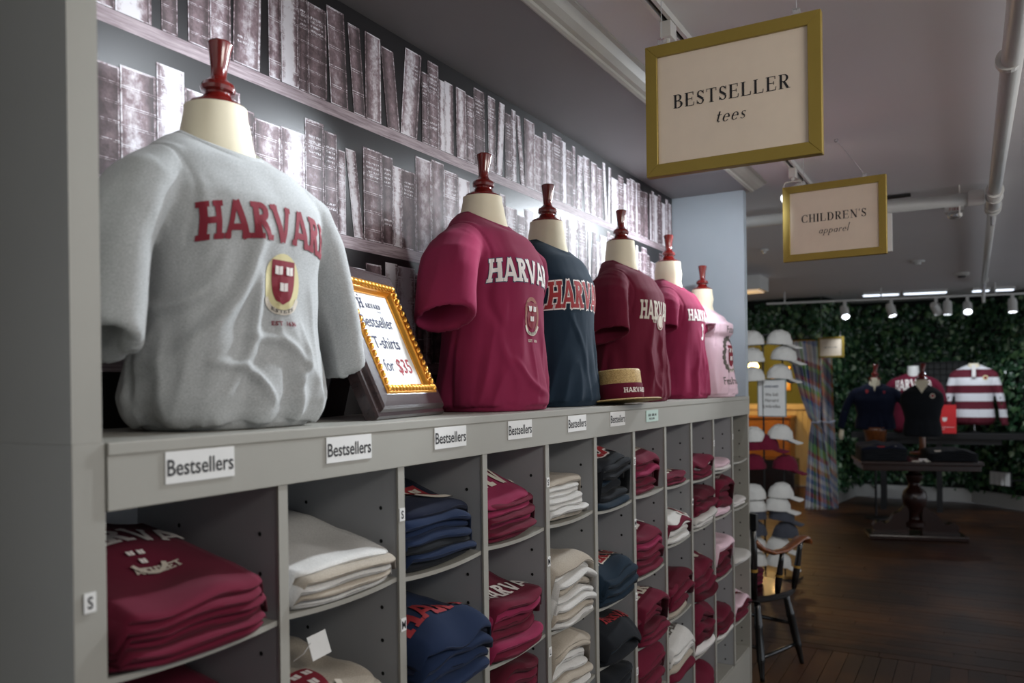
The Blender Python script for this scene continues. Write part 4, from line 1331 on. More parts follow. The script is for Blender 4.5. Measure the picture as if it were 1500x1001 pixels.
# ------------------------------------------------------------------ track lighting
def track(name, label, a, b):
    t = thing(name, label, 'track', (0, 0, 0))
    a, b = Vector(a), Vector(b); d = (b - a).normalized(); s_ = Vector((-d.y, d.x, 0))
    mb = MB()
    for o1, o2, z0, z1 in ((-.018, .018, -.006, 0), (-.018, -.007, -.020, -.006), (.007, .018, -.020, -.006)):
        vs = []
        for p in (a, b):
            vs += [p + s_ * o1 + Vector((0, 0, z0)), p + s_ * o2 + Vector((0, 0, z0)), p + s_ * o2 + Vector((0, 0, z1)), p + s_ * o1 + Vector((0, 0, z1))]
        mb.add(vs, [(0, 1, 2, 3), (7, 6, 5, 4), (0, 4, 5, 1), (1, 5, 6, 2), (2, 6, 7, 3), (3, 7, 4, 0)])
    mb.build('rail', M['white'], t)
    mb2 = MB(); vs = []
    for p in (a, b): vs += [p + s_ * -.0065 + Vector((0, 0, -.0085)), p + s_ * .0065 + Vector((0, 0, -.0085)), p + s_ * .0065 + Vector((0, 0, -.0065)), p + s_ * -.0065 + Vector((0, 0, -.0065))]
    mb2.add(vs, [(0, 1, 2, 3), (7, 6, 5, 4), (0, 4, 5, 1), (1, 5, 6, 2), (2, 6, 7, 3), (3, 7, 4, 0)]).build('conductor', M['dark'], t)
    return t
track('light_track', 'white ceiling track running above the shelving aisle', (.3, .745, CEI - .0004), (4.6, .745, CEI - .0004))
def track_head(loc, tgt, label, drop=0.0, lit=True, big=1.0):
    t = thing('spotlight', label, 'spotlight', loc, 0, 'track light heads')
    top = -.021
    MB().box((-.022, -.016, -.045 + top), (.03, .016, top)).build('adapter', M['white'], t, bevel=.002)
    MB().tube([(0, 0, -.045 + top), (0, 0, -.06 + top - drop)], .007, 8).build('stem', M['white'], t)
    zc = top - .125 - drop
    yk = MB().tube([(0, -.042, zc), (0, -.042, zc + .05), (0, -.034, zc + .062), (0, .034, zc + .062), (0, .042, zc + .05), (0, .042, zc)], .0028, 7)
    yk.build('yoke', M['white'], t, smooth=True)
    d = (Vector(tgt) - (Vector(loc) + Vector((0, 0, zc)))).normalized()
    q = d.to_track_quat('Z', 'Y').to_matrix().to_4x4()
    can = MB().lathe([(.012, -.075), (.028, -.07), (.034, -.05), (.036, .03), (.036, .05), (.033, .05), (.03, .035), (.001, .034)], 24)
    c = can.build('lamp_can', M['white'], t); autosmooth(c, 40)
    c.matrix_local = Matrix.Translation((0, 0, zc)) @ q
    c.scale = (big,) * 3
    if lit:
        lb = MB().lathe([(.001, .040), (.026, .040), (.026, .043), (.001, .046)], 20).build('bulb_face', M['bulb'], c)
    return t
for x, tg_ in ((1.35, (1.1, 1.4, 1.8)), (2.24, (1.5, 1.25, 1.7)), (3.05, (2.7, 1.3, 1.7)), (4.07, (3.4, 1.3, 1.8))):
    track_head((x, .745, CEI), tg_, 'white spotlight head on the aisle track ' + {1.35: 'above the nearest mannequin', 2.24: 'just above the best sellers sign', 3.05: 'hidden behind the best sellers sign', 4.07: "behind the children's apparel sign"}[x])
# far conduit track with its heads
def farp(y): return 10.35 - .16 * (y - .0)
track('far_light_track', 'white ceiling track before the ivy wall', (9.75, 2.1, 2.47), (10.4, -1.0, 2.47))
for yy in (1.9, .9, -.2):
    o = MB().tube([(10.18 - .21 * (yy), yy, 2.4705), (10.18 - .21 * yy, yy, CEI)], .008, 8).build('track_hanger', M['white']); tag(o, f'short white rod holding the far track ' + {1.9: 'near the white cupboard', .9: 'above the curtain side', -.2: 'beside the sprinkler pipe'}[yy], 'rod')
places = ['above the plaid curtain', 'above the navy pullover', 'with a long tilted body above the maroon tee', 'beside the tilted one, facing straight down', 'brightest, above the black top', 'above the striped rugby shirt']
for i, (yy, tg_) in enumerate(((1.27, (9.0, .9, 1.0)), (.80, (9.6, .3, .6)), (.36, (11.5, -.2, 1.2)), (.25, (10, .25, 0)), (-.02 + .08, (8.5, -.1, .6)), (-.36, (9.8, -.4, 0)))):
    xx = 10.18 - .21 * yy
    track_head((xx, yy, 2.47), tg_, 'far white track spotlight ' + places[i], 0, i != 2, 1.25)
for xx, yy, pw in ((10.0, 1.25, 40), (10.1, .45, 30), (10.2, -.25, 26)):
    lamp('far_track_light', 'SPOT', (xx - .1, yy, 2.28), pw, COOL, (11.0, yy - .2, .9), .04, 90, .8)
lamp('far_track_light', 'SPOT', (10.0, .06, 2.27), 10, COOL, (8.2, .2, .2), .04, 80, .8)
# fluorescent strips beyond the track
for a_, b_, lb in ((1.15, .75, 'near the curtain'), (.72, .26, 'above the navy pullover'), (.02, -.16, 'short one beside the pipe'), (-.2, -.4, 'beyond the pipe')):
    t = thing('ceiling_strip_light', 'lit white ceiling strip light ' + lb, 'light', (10.75 - .2 * a_, (a_ + b_) / 2, CEI - .03), math.radians(12), 'lit ceiling strips')
    L = a_ - b_
    MB().box((-.05, -L / 2, .0), (.05, L / 2, .0299)).build('housing', M['white'], t)
    MB().box((-.035, -L / 2 + .01, -.012), (.035, L / 2 - .01, -.0005)).build('lit_tube', M['fluor'], t, bevel=.004)

# ------------------------------------------------------------------ sprinkler pipes, alarm, detectors
pz = 2.515
pipe = thing('sprinkler_pipe', 'white sprinkler pipe running the length of the ceiling with clamp rings', 'pipe', (0, 0, 0))
MB().tube([(-.5, -.125, pz), (4.87, -.10, pz)], .030, 20).build('pipe_run', M['pipe'] if 'pipe' in M else M['white'], pipe, smooth=True)
MB().tube([(4.87, -.10, pz), (5.35, -.098, pz)], .036, 20).build('tee_fitting', M['white'], pipe, smooth=True)
MB().tube([(5.35, -.098, pz), (9.9, -.088, pz)], .024, 20).build('pipe_run', M['white'], pipe, smooth=True)
for x in (4.86, 5.02, 5.28, 5.38, 9.2, 2.9):
    r = .042 if x > 4 and x < 6 else .036
    if x > 9: r = .03
    MB().tube([(x - .014, -.10, pz), (x + .014, -.10, pz)], r, 20).build('clamp_ring', M['white'], pipe, smooth=False)
    if x not in (5.02, 5.38): MB().box((x - .003, -.103, pz + r - .004), (x + .003, -.097, CEI - .0003)).build('hanger_rod', M['white'], pipe)
MB().tube([(5.5, -.097, pz - .02), (5.5, -.097, pz - .075)], .010, 10).build('sprinkler_head', M['steel'], pipe)
MB().tube([(9.35, -.09, pz - .02), (9.35, -.09, pz - .10)], .012, 10).build('sprinkler_head', M['steel'], pipe)
MB().tube([(9.9, -.088, pz + .0), (9.9, -.088, pz - .16)], .018, 12).build('drop_leg', M['white'], pipe)
cp = thing('cross_pipe', 'white branch pipe crossing the ceiling from the wall to the sprinkler main', 'pipe', (0, 0, 0))
MB().tube([(4.99, 1.9, 2.515), (4.99, -.055, 2.512)], .034, 20).build('pipe_run', M['white'], cp, smooth=True)
MB().tube([(4.99, .02, 2.512), (4.99, -.052, 2.512)], .041, 20).build('coupling', M['white'], cp)
for yy in (.06,):
    MB().box((4.985, yy - .003, 2.43), (4.995, yy + .003, CEI - .0003)).build('hanger_rod', M['white'], cp)
    MB().lathe([(.001, 0), (.012, .002), (.012, .02), (.001, .022)], 8, (4.99, yy, 2.42)).build('hanger_nut', M['white'], cp)
fa = thing('fire_alarm', 'round white ceiling fire alarm strobe with red lettering', 'alarm', (5.52, .094, CEI))
MB().lathe([(.075, -.001), (.078, -.008), (.072, -.016), (.02, -.018), (.001, -.018)], 32).build('base_plate', M['white'], fa, smooth=False)
hs = MB().box((-.04, -.05, -.05), (.04, .05, -.0182)).build('housing', M['white'], fa, bevel=.004)
link('lettering', poly_mesh('lettering', stroke_text('FIRE', .017, dict(T=.16, t=.14, s=.14, sw=.02), .25)[0], plane_fn((-.0412, 0, -.044), (0, -1, 0), (0, 0, 1))), M['redink'], hs)
MB().lathe([(.040, 0), (.038, -.018), (.026, -.034), (.001, -.04)], 24, (0, 0, -.0505)).build('strobe_lens', M['clear'], fa, smooth=True)
for (x, y, lb, r) in ((9.1, .10, 'smoke detector near the far track', .07), (7.95, .42, 'flat round ceiling cover in the aisle', .055), (6.55, 1.42, 'small round ceiling detector before the end wall', .03)):
    t = thing('smoke_detector', 'white ' + lb, 'detector', (x, y, CEI))
    MB().lathe([(r, -.001), (r, -.014), (r * .86, -.03 if r > .06 else -.018), (.001, -.032 if r > .06 else -.019)], 28).build('cover', M['white'], t, smooth=False)
    MB().lathe([(r * .5, 0), (r * .45, -.014), (.001, -.016)], 20, (0, 0, -.032 if r > .06 else -.019)).build('sensor', M['dark'] if r > .06 else M['white'], t)
o = MB().box((5.05, .30, CEI - .012), (5.10, .48, CEI - .0005)).build('ceiling_slot', M['dark']); tag(o, 'small black slot vent on the ceiling beside the branch pipe', 'vent')
lf = thing('ceiling_light_box', 'white boxy ceiling fixture with a warm glow behind the end wall', 'light', (8.2, 1.92, CEI))
MB().box((-.18, -.14, -.14), (.18, .14, -.001)).build('housing', M['white'], lf, bevel=.006)
MB().box((-.14, -.10, -.152), (.14, .10, -.1402)).build('diffuser', emis('warm_diffuser', (230, 190, 140), .6), lf)

# ------------------------------------------------------------------ captain's chair
chair = thing('captain_chair', 'black lacquered wooden armchair with cherry arms behind the shelving end', 'chair', (4.585, 1.14, 0), math.radians(-19))
# local: +x is the way the chair faces, y across; viewer sees its -y side
SH = .43
bm_ = MB(); n = 40; vs = []
for lvl, (sc_, z) in enumerate(((.93, SH - .038), (1.0, SH - .026), (1.0, SH - .008), (.97, SH))):
    for j in range(n):
        a = 2 * PI * j / n; c, s_ = math.cos(a), math.sin(a)
        x = .25 * math.copysign(abs(c) ** .75, c) * sc_; y = .265 * math.copysign(abs(s_) ** .7, s_) * sc_ * (1 - .07 * (c < 0) * abs(c))
        vs.append((x, y, z))
fs = []
for l in range(3):
    for j in range(n):
        a = l * n + j; b = l * n + (j + 1) % n; fs.append((a, b, b + n, a + n))
fs += [tuple(range(n))[::-1], tuple(3 * n + j for j in range(n))]
autosmooth(bm_.add(vs, fs).build('seat', M['blackwood'], chair), 40)
feet = {}
for sx, sy in ((1, -1), (1, 1), (-1, -1), (-1, 1)):
    tp = Vector((sx * .14, sy * .18, SH - .03)); ft = Vector((sx * .2, sy * .245, .001))
    pts = [tp.lerp(ft, q) for q in (0, .12, .3, .33, .36, .6, .72, .75, .78, .95, 1)]
    MB().tube(pts, [.016, .018, .022, .024, .021, .022, .021, .023, .018, .013, .011], 12).build('leg', M['blackwood'], chair, smooth=True)
    feet[(sx, sy)] = (tp, ft)
def onleg(k, q): return feet[k][0].lerp(feet[k][1], q)
for a, b, q in (((1, -1), (-1, -1), .72), ((1, 1), (-1, 1), .72), ((1, -1), (1, 1), .45), ((-1, -1), (-1, 1), .6)):
    p, q_ = onleg(a, q), onleg(b, q)
    MB().tube([p, p.lerp(q_, .3), p.lerp(q_, .5), p.lerp(q_, .7), q_], [.008, .012, .014, .012, .008], 10).build('stretcher', M['blackwood'], chair, smooth=True)
for sy in (-1, 1):
    # back post, arm, arm supports with gold bands
    MB().tube([(-.20, sy * .2, SH - .01), (-.215, sy * .215, SH + .22), (-.235, sy * .225, SH + .42)], [.018, .017, .015], 12).build('back_post', M['blackwood'], chair, smooth=True)
    path = [(-.222, sy * .222, SH + .30), (-.18, sy * .24, SH + .255), (-.1, sy * .255, SH + .225), (0, sy * .265, SH + .225), (.09, sy * .268, SH + .25), (.15, sy * .268, SH + .27), (.2, sy * .268, SH + .268), (.225, sy * .268, SH + .248), (.222, sy * .268, SH + .232)]
    arm = MB(); pts = [Vector(p) for p in path]
    for i, p in enumerate(pts):
        d = (pts[min(i + 1, len(pts) - 1)] - pts[max(i - 1, 0)]).normalized(); up = d.cross(Vector((0, 1, 0))).normalized() * -1
        wv_ = (.018, .02, .024, .026, .028, .034, .036, .034, .032)[i]; hv = .013 if i < 8 else .009
        for j in range(10):
            a = 2 * PI * j / 10
            arm.v.append(tuple(p + Vector((0, 1, 0)) * wv_ * math.cos(a) + up * hv * math.sin(a)))
    for i in range(len(pts) - 1):
        for j in range(10):
            a = i * 10 + j; b = i * 10 + (j + 1) % 10; arm.f.append((a, b, b + 10, a + 10))
    arm.f += [tuple(range(10))[::-1], tuple((len(pts) - 1) * 10 + j for j in range(10))]
    arm.build('arm', M['armwood'], chair, smooth=True)
    for x_, xt in ((.14, .165), (-.03, -.03)):
        p0, p1 = Vector((x_, sy * .235, SH - .005)), Vector((xt, sy * .266, SH + (.258 if x_ > .1 else .215)))
        MB().tube([p0, p0.lerp(p1, .25), p0.lerp(p1, .5), p0.lerp(p1, .8), p1], [.013, .019, .017, .014, .012], 12).build('arm_support', M['blackwood'], chair, smooth=True)
        MB().tube([p0.lerp(p1, .42), p0.lerp(p1, .47)], .0195, 12).build('gold_ring', M['goldband'], chair)
    MB().tube([(-.209, sy * .209, SH + .135), (-.210, sy * .21, SH + .15)], .0195, 12).build('gold_ring', M['goldband'], chair)
for yy in (-.13, -.065, 0, .065, .13):
    MB().tube([(-.205, yy, SH - .005), (-.22, yy * 1.05, SH + .2), (-.245, yy * 1.1, SH + .37)], [.009, .011, .008], 10).build('back_spindle', M['blackwood'], chair, smooth=True)
cr = MB(); vs = []
for i in range(13):
    y = -.25 + .5 * i / 12; bow = -.012 * (1 - (y / .25) ** 2)
    for dx_, z in ((-.012, SH + .36), (.012, SH + .36), (.010, SH + .44 + .02 * math.cos(y * 6)), (-.012, SH + .44 + .02 * math.cos(y * 6))):
        vs.append((-.238 + dx_ + bow, y, z))
fs = [(i * 4 + q, (i + 1) * 4 + q, (i + 1) * 4 + (q + 1) % 4, i * 4 + (q + 1) % 4) for i in range(12) for q in range(4)] + [(3, 2, 1, 0), (48, 49, 50, 51)]
cr.add(vs, fs).build('crest_rail', M['blackwood'], chair)
cz_ = SH + .0015; cur = lambda x, y: 0.0
for i in range(4):
    o, tp = folded('folded_shirt', f"maroon folded shirt, {['lowest','second from the seat','third from the seat','topmost'][i]} in the pile on the armchair", 'folded shirt', 'maroon' if i % 2 == 0 else 'dark maroon',
                   (4.52, 1.06, cz_), .26, .24, cur, .024, .026, 900 + i, 'maroon shirts piled on the armchair', bulge=.15, rz=math.radians(-20))
    cur = (lambda tp_: (lambda x, y: tp_(max(-.125, min(.125, x)), min(.24, max(0, y))) - .0006))(tp)

# ------------------------------------------------------------------ cap rack with caps
rack = thing('cap_rack', 'black wire floor rack with rows of caps behind the end of the shelving', 'rack', (6.75, 1.41, 0), math.radians(10))
rk = {}
for x in (-.07, .07):
    for y in (-.075, .075):
        MB().tube([(x, y, .02), (x, y, 1.93)], .0045, 6).build('rack_post', M['blackmetal'], rack)
for z in (.1, .5, .9, 1.3, 1.6, 1.93):
    MB().tube([(-.07, -.075, z), (.07, -.075, z), (.07, .075, z), (-.07, .075, z), (-.07, -.075, z)], .0035, 6).build('rack_hoop', M['blackmetal'], rack)
MB().lathe([(.21, 0), (.21, .012), (.05, .02), (.001, .022)], 28).build('rack_base', M['blackmetal'], rack)
def make_cap(color, label, loc, rz, tilt=0.0, emblem='red_ink', group='caps on the wire rack'):
    t = thing('baseball_cap', label, 'cap', loc, rz, group)
    t.rotation_euler = (0, tilt, rz)
    mb = MB(); n = 36; rings = 12; sd = random.random() * 10
    for i in range(rings + 1):
        ph = (PI / 2) * i / rings
        for j in range(n):
            a = 2 * PI * j / n
            r = math.cos(ph) ** .85
            wob = 1 + .09 * noise.noise(Vector((math.cos(a) * 3 + sd, math.sin(a) * 3, i * .5)))
            mb.v.append((.1 * r * math.cos(a) * wob, .082 * r * math.sin(a) * wob, .115 * math.sin(ph) ** .95 * wob))
    for i in range(rings):
        for j in range(n):
            a = i * n + j; b = i * n + (j + 1) % n; mb.f.append((a, b, b + n, a + n))
    mb.build('cap_crown', CLOTH[color], t, smooth=True)
    br = MB(); m_ = 13
    for i in range(m_):
        a = -1.05 + 2.1 * i / (m_ - 1)
        for k_, rr_ in enumerate((.0, .5, 1.0)):
            ext = .088 * rr_ * math.cos(a * .82) ** .6
            x = .096 * math.cos(a) * 1.0 + ext; y = .08 * math.sin(a) * (1 + .1 * rr_)
            z = .012 - .022 * rr_ - 2.6 * y * y
            br.v.append((x, y, z)); br.v.append((x, y, z - .004))
    for i in range(m_ - 1):
        for k_ in range(2):
            a = i * 6 + k_ * 2; b = a + 6
            br.f.append((a, a + 2, b + 2, b)); br.f.append((a + 1, b + 1, b + 3, a + 3))
        a = i * 6 + 4; br.f.append((a, a + 1, a + 7, a + 6))
    br.build('cap_brim', CLOTH[color], t, smooth=True)
    MB().lathe([(.006, 0), (.005, .004), (.001, .005)], 8, (0, 0, .113)).build('cap_button', CLOTH[color], t)
    if emblem:
        def efn(u, v):
            a = u / .1; z = .05 + v; ph = math.asin(min(.98, z / .115)); r = math.cos(ph) ** .85
            return Vector((.1 * r * math.cos(a) * 1.05 + .002, .082 * r * math.sin(a) * 1.05, z))
        link('cap_emblem', poly_mesh('cap_emblem', stroke_text('H', .04, SLAB)[0], efn, .012), M[emblem], t)
    return t
random.seed(3)
RW = math.radians(-62)      # brims point to the viewer's right
caps = []
rows = [(1.845, 'cap white'), (1.72, 'cap white'), (1.575, 'cap white'), (1.10, 'cap white'), (1.02, 'maroon'), (.86, 'maroon'), (.64, 'cap white'), (.54, 'cap white'), (.46, 'cap charcoal'), (.33, 'cap charcoal'), (.22, 'cap white'), (.10, 'cap white')]
rowname = ['top row', 'second row', 'third row', 'row below the notice', 'upper maroon row', 'lower maroon row', 'row under the maroon ones', 'row above the charcoal ones', 'upper charcoal row', 'lower charcoal row', 'row under the charcoal ones', 'lowest row']
cn = {'cap white': 'washed white', 'maroon': 'maroon', 'cap charcoal': 'charcoal'}
for i, (z, c) in enumerate(rows):
    base = Vector((6.75, 1.41, z))
    dirr = Vector((math.sin(PHI), -math.cos(PHI), 0))
    side = Vector((-dirr.y, dirr.x, 0))
    off = (.075 if i in (0, 2, 3, 6, 8) else .11 if i in (1, 4, 5, 9) else .05)
    if i in (4,): off = -.04
    p = base + dirr * (off) - Vector((.12, 0, 0)) * (1 if i % 2 else .9)
    make_cap(c, f'{cn[c]} cap, brim outward, {rowname[i]} of the wire rack', p, RW + random.uniform(-.12, .12), random.uniform(.02, .14), 'red_ink' if c == 'cap white' else 'wht_ink')
    p2 = base - dirr * .10 - Vector((.10, -.04, 0)) + Vector((0, 0, random.uniform(-.02, .01)))
    make_cap(c, f'{cn[c]} cap seen from its back, {rowname[i]} of the wire rack', p2, RW + PI * .8 + random.uniform(-.2, .2), .05, None)
nt = thing('rack_notice', 'white printed notice about umbrellas clipped to the cap rack', 'sign', (6.655, 1.40, 1.275), 0)
nt.rotation_euler = (0, 0, math.radians(-12))
nb_ = MB().box((-.003, -.118, 0), (.003, .118, .30)).build('notice_board', simple('teal_border', (120, 140, 140), .5), nt)
pg = MB().box((-.0042, -.110, .008), (-.0031, .110, .292)).build('notice_page', M['paper'], nt)
ppf = plane_fn((-.0048, 0, 0), (0, -1, 0), (0, 0, 1))
for tx, z, h_ in (('We Sell', .165, .024), ('Harvard', .120, .024), ('Umbrellas', .072, .024)):
    link('lettering', poly_mesh('lettering', shift(sans_polys(tx, h_, .012), 0, z), ppf), M['gry_ink'], pg)
link('logo', poly_mesh('logo', shift(stroke_text('HARVARD', .018, SLAB, .05)[0], 0, .232), ppf), M['blueink'], pg)

# ------------------------------------------------------------------ ivy walls of the far end
M['ivyback'] = simple('dark_green_wall', (14, 24, 16), .8)
def leaf_mat():
    t = NT('ivy_leaf')
    at = t.n('ShaderNodeAttribute'); at.attribute_name = 'tone'
    geo = t.n('ShaderNodeNewGeometry')
    big = t.noise(geo.outputs['Position'], 2.2, 3)
    nd = t.t.nodes.new('ShaderNodeValToRGB'); e = nd.color_ramp.elements
    st = [(0, (24, 44, 30)), (.4, (54, 90, 62)), (.75, (108, 142, 88)), (1, (190, 206, 180))]
    while len(e) < 4: e.new(.5)
    for el, (p, c) in zip(e, st): el.position = p; el.color = lin(c) + (1,)
    f = t.math('ADD', t.math('MULTIPLY', at.outputs['Fac'], .8), t.math('MULTIPLY', t.math('SUBTRACT', big, .4), .5))
    t.t.links.new(f, nd.inputs[0])
    t.p.inputs['Specular IOR Level'].default_value = .6
    return t.out(nd.outputs[0], .27)
M['leaf'] = leaf_mat()
def ivy(parent, a, b, z0, z1, n, seed, thick=.10):
    rg = random.Random(seed)
    a, b = Vector(a), Vector(b); d = (b - a); L = d.length; d.normalize()
    nrm = Vector((-d.y, d.x, 0))
    if nrm.dot(Vector((-1, -.1, 0))) < 0: nrm = -nrm
    shape = [(0, -.5), (.32, -.42), (.5, -.05), (.26, .12), (0, .55), (-.26, .12), (-.5, -.05), (-.32, -.42)]
    vs, fs, tn = [], [], []
    for _ in range(n):
        p = a + d * rg.uniform(0, L) + nrm * (rg.random() ** 1.6 * thick + .004)
        z = rg.uniform(z0, z1)
        if z < z0 + .12 and rg.random() < .5: z -= rg.uniform(0, .08)
        s_ = rg.uniform(.055, .10)
        nn = (nrm + Vector((rg.gauss(0, .45), rg.gauss(0, .45), rg.gauss(.25, .4)))).normalized()
        up = Vector((rg.gauss(0, .5), rg.gauss(0, .5), -1)); up = (up - nn * up.dot(nn)).normalized(); sd = nn.cross(up)
        c = Vector((p.x, p.y, z)); k = len(vs)
        vs.append(tuple(c + nn * s_ * .08))
        for x_, y_ in shape:
            vs.append(tuple(c + sd * x_ * s_ + up * y_ * s_ - nn * abs(x_) * s_ * .3))
        t_ = min(1, max(0, rg.gauss(.38, .2)))
        if rg.random() < .05: t_ = 1
        for j in range(8): fs.append((k, k + 1 + j, k + 1 + (j + 1) % 8))
        tn += [t_] * 9
    me = bpy.data.meshes.new('ivy_leaves'); me.from_pydata(vs, [], fs)
    at = me.attributes.new('tone', 'FLOAT', 'POINT'); at.data.foreach_set('value', tn)
    o = link('ivy_foliage', me, M['leaf'], parent); o['kind'] = 'stuff'
    return o
PTS = [(10.62, 1.60), (11.30, 1.50), (11.88, 1.42), (11.86, .05), (11.30, -.50), (10.9, -1.6)]
fw = []
for i, (p, q) in enumerate(zip(PTS, PTS[1:])):
    a, b = Vector((*p, 0)), Vector((*q, 0)); d = (b - a).normalized(); nrm = Vector((d.y, -d.x, 0))
    if nrm.x < 0: nrm = -nrm
    mb = MB(); vs = []
    for z in (0, CEI):
        vs += [(a.x, a.y, z), (b.x, b.y, z), (b.x + nrm.x * .06, b.y + nrm.y * .06, z), (a.x + nrm.x * .06, a.y + nrm.y * .06, z)]
    mb.add(vs, [(3, 2, 1, 0), (4, 5, 6, 7), (0, 1, 5, 4), (1, 2, 6, 5), (2, 3, 7, 6), (3, 0, 4, 7)])
    w_ = mb.build('wall_far', M['ivyback']); w_['kind'] = 'structure'; w_['label'] = 'dark far wall covered with ivy'
    fw.append(w_)
    ivy(w_, a, b, .22, 2.52, int((b - a).length * 2.35 * 780), 50 + i)
    mb = MB(); vs = []; i_ = -nrm * .012
    for z in (0, .17):
        vs += [(a.x + i_.x, a.y + i_.y, z), (b.x + i_.x, b.y + i_.y, z), (b.x, b.y, z), (a.x, a.y, z)]
    mb.add(vs, [(3, 2, 1, 0), (4, 5, 6, 7), (0, 1, 5, 4), (1, 2, 6, 5), (2, 3, 7, 6), (3, 0, 4, 7)])
    bbd = mb.build('baseboard_far', M['white']); bbd['kind'] = 'structure'
# header over the curtained opening, ivy on it
hd = MB().box((10.62, 1.60, 2.06), (10.70, 4.2, CEI)).build('wall_header', M['ivyback']); hd['kind'] = 'structure'
ivy(hd, (10.61, 1.60, 0), (10.61, 3.6, 0), 2.1, 2.52, 800, 77, .12)
# warm room beyond
M['olive'] = paint('olive_wall_paint', (92, 98, 40), .7)
M['wains'] = paint('cream_wainscot', (222, 206, 160), .5)
struct('wall_alcove', MB().box((12.75, 1.30, 0), (12.81, 4.2, CEI)), M['olive'], 'olive green wall of the warm lit room')
struct('trim_6', MB().box((12.70, 1.9, 1.14), (12.7499, 4.2, 1.22)), M['wains'], 'cream chair rail')
wn = struct('trim_7', MB().box((12.735, 1.9, 0), (12.7499, 4.2, 1.139)), M['wains'], 'cream wainscot')
for yy in (2.10, 2.18, 2.26, 2.34):
    MB().box((12.722, yy - .02, .12), (12.7345, yy + .02, 1.12)).build('wainscot_stile', M['wains'], wn)
M['honey'] = woodmat('honey_oak', (150, 92, 32), (186, 122, 50), .4, (10, 1, 6))
cab = thing('oak_cabinet', 'honey oak cabinet with a panelled door in the warm lit room', 'cabinet', (12.35, 2.62, 0))
MB().box((0, -.28, 0), (.34, .45, 1.02)).build('carcass', M['honey'], cab)
dr = MB().box((-.02, -.26, .06), (-.0005, .08, .98)).build('cabinet_door', M['honey'], cab, bevel=.004)
MB().lathe([(.012, 0), (.014, .01), (.001, .02)], 10, (0, 0, 0)).build('knob', M['goldband'], dr).location = (-.03, -.2, .55)
MB().box((-.03, -.30, 1.0205), (.36, .47, 1.05)).build('cabinet_top', M['honey'], cab, bevel=.004)
cr_ = thing('dark_crate', 'dark wooden crate on the floor before the oak cabinet', 'crate', (11.6, 2.30, 0))
MB().box((-.2, -.18, 0), (.2, .45, .50)).build('crate_body', M['tablewood'], cr_, bevel=.01)
for zz in (.12, .28, .44): MB().box((-.212, -.17, zz - .05), (-.2003, .44, zz + .05)).build('slat', M['tablewood'], cr_)
pf_ = thing('gilt_picture', 'small gilt framed picture on the olive wall above the wainscot', 'picture', (12.735, 2.52, 1.42))
MB().box((-.012, -.12, 0), (.012, .16, .36)).build('picture_frame', M['goldleaf'], pf_, bevel=.004)
MB().box((-.016, -.08, .05), (-.0125, .12, .31)).build('picture_sheet', M['wains'], pf_)
wl = thing('wall_lamp', 'lit warm wall lamp glowing beside the white caps', 'lamp', (12.1, 2.80, 1.78))
MB().lathe([(.02, -.06), (.06, -.05), (.075, .0), (.05, .05), (.001, .07)], 24).build('lamp_shade', M['glow'], wl, smooth=True)
MB().tube([(0, 0, .06), (.02, 0, .10), (.64, 0, .10)], .008, 8).build('lamp_arm', M['goldband'], wl)

# ------------------------------------------------------------------ plaid curtain
def plaid_mat():
    t = NT('madras_plaid'); uv = t.n('ShaderNodeUVMap'); uv.uv_map = 'uv'
    sep = t.n('ShaderNodeSeparateXYZ'); t.t.links.new(uv.outputs[0], sep.inputs[0])
    def stripes(c, seed, sc):
        cmb = t.n('ShaderNodeCombineXYZ', ins={0: t.math('FLOOR', t.math('MULTIPLY', c, sc)), 1: seed})
        wn_ = t.n('ShaderNodeTexWhiteNoise', noise_dimensions='2D'); t.t.links.new(cmb.outputs[0], wn_.inputs['Vector'])
        nd = t.t.nodes.new('ShaderNodeValToRGB'); nd.color_ramp.interpolation = 'CONSTANT'; e = nd.color_ramp.elements
        cs = [(235, 233, 230), (96, 130, 190), (225, 222, 220), (190, 50, 70), (130, 190, 100), (240, 238, 235), (50, 64, 120), (220, 150, 90), (190, 200, 225)]
        while len(e) < len(cs): e.new(.5)
        for i, c_ in enumerate(cs): e[i].position = i / len(cs); e[i].color = lin(c_) + (1,)
        t.t.links.new(wn_.outputs['Value'], nd.inputs[0])
        return nd.outputs[0]
    c = t.mix(.5, stripes(sep.outputs[0], 1.0, 17.0), stripes(sep.outputs[1], 7.0, 22.0))
    return t.out(c, .85)
M['plaid'] = plaid_mat()
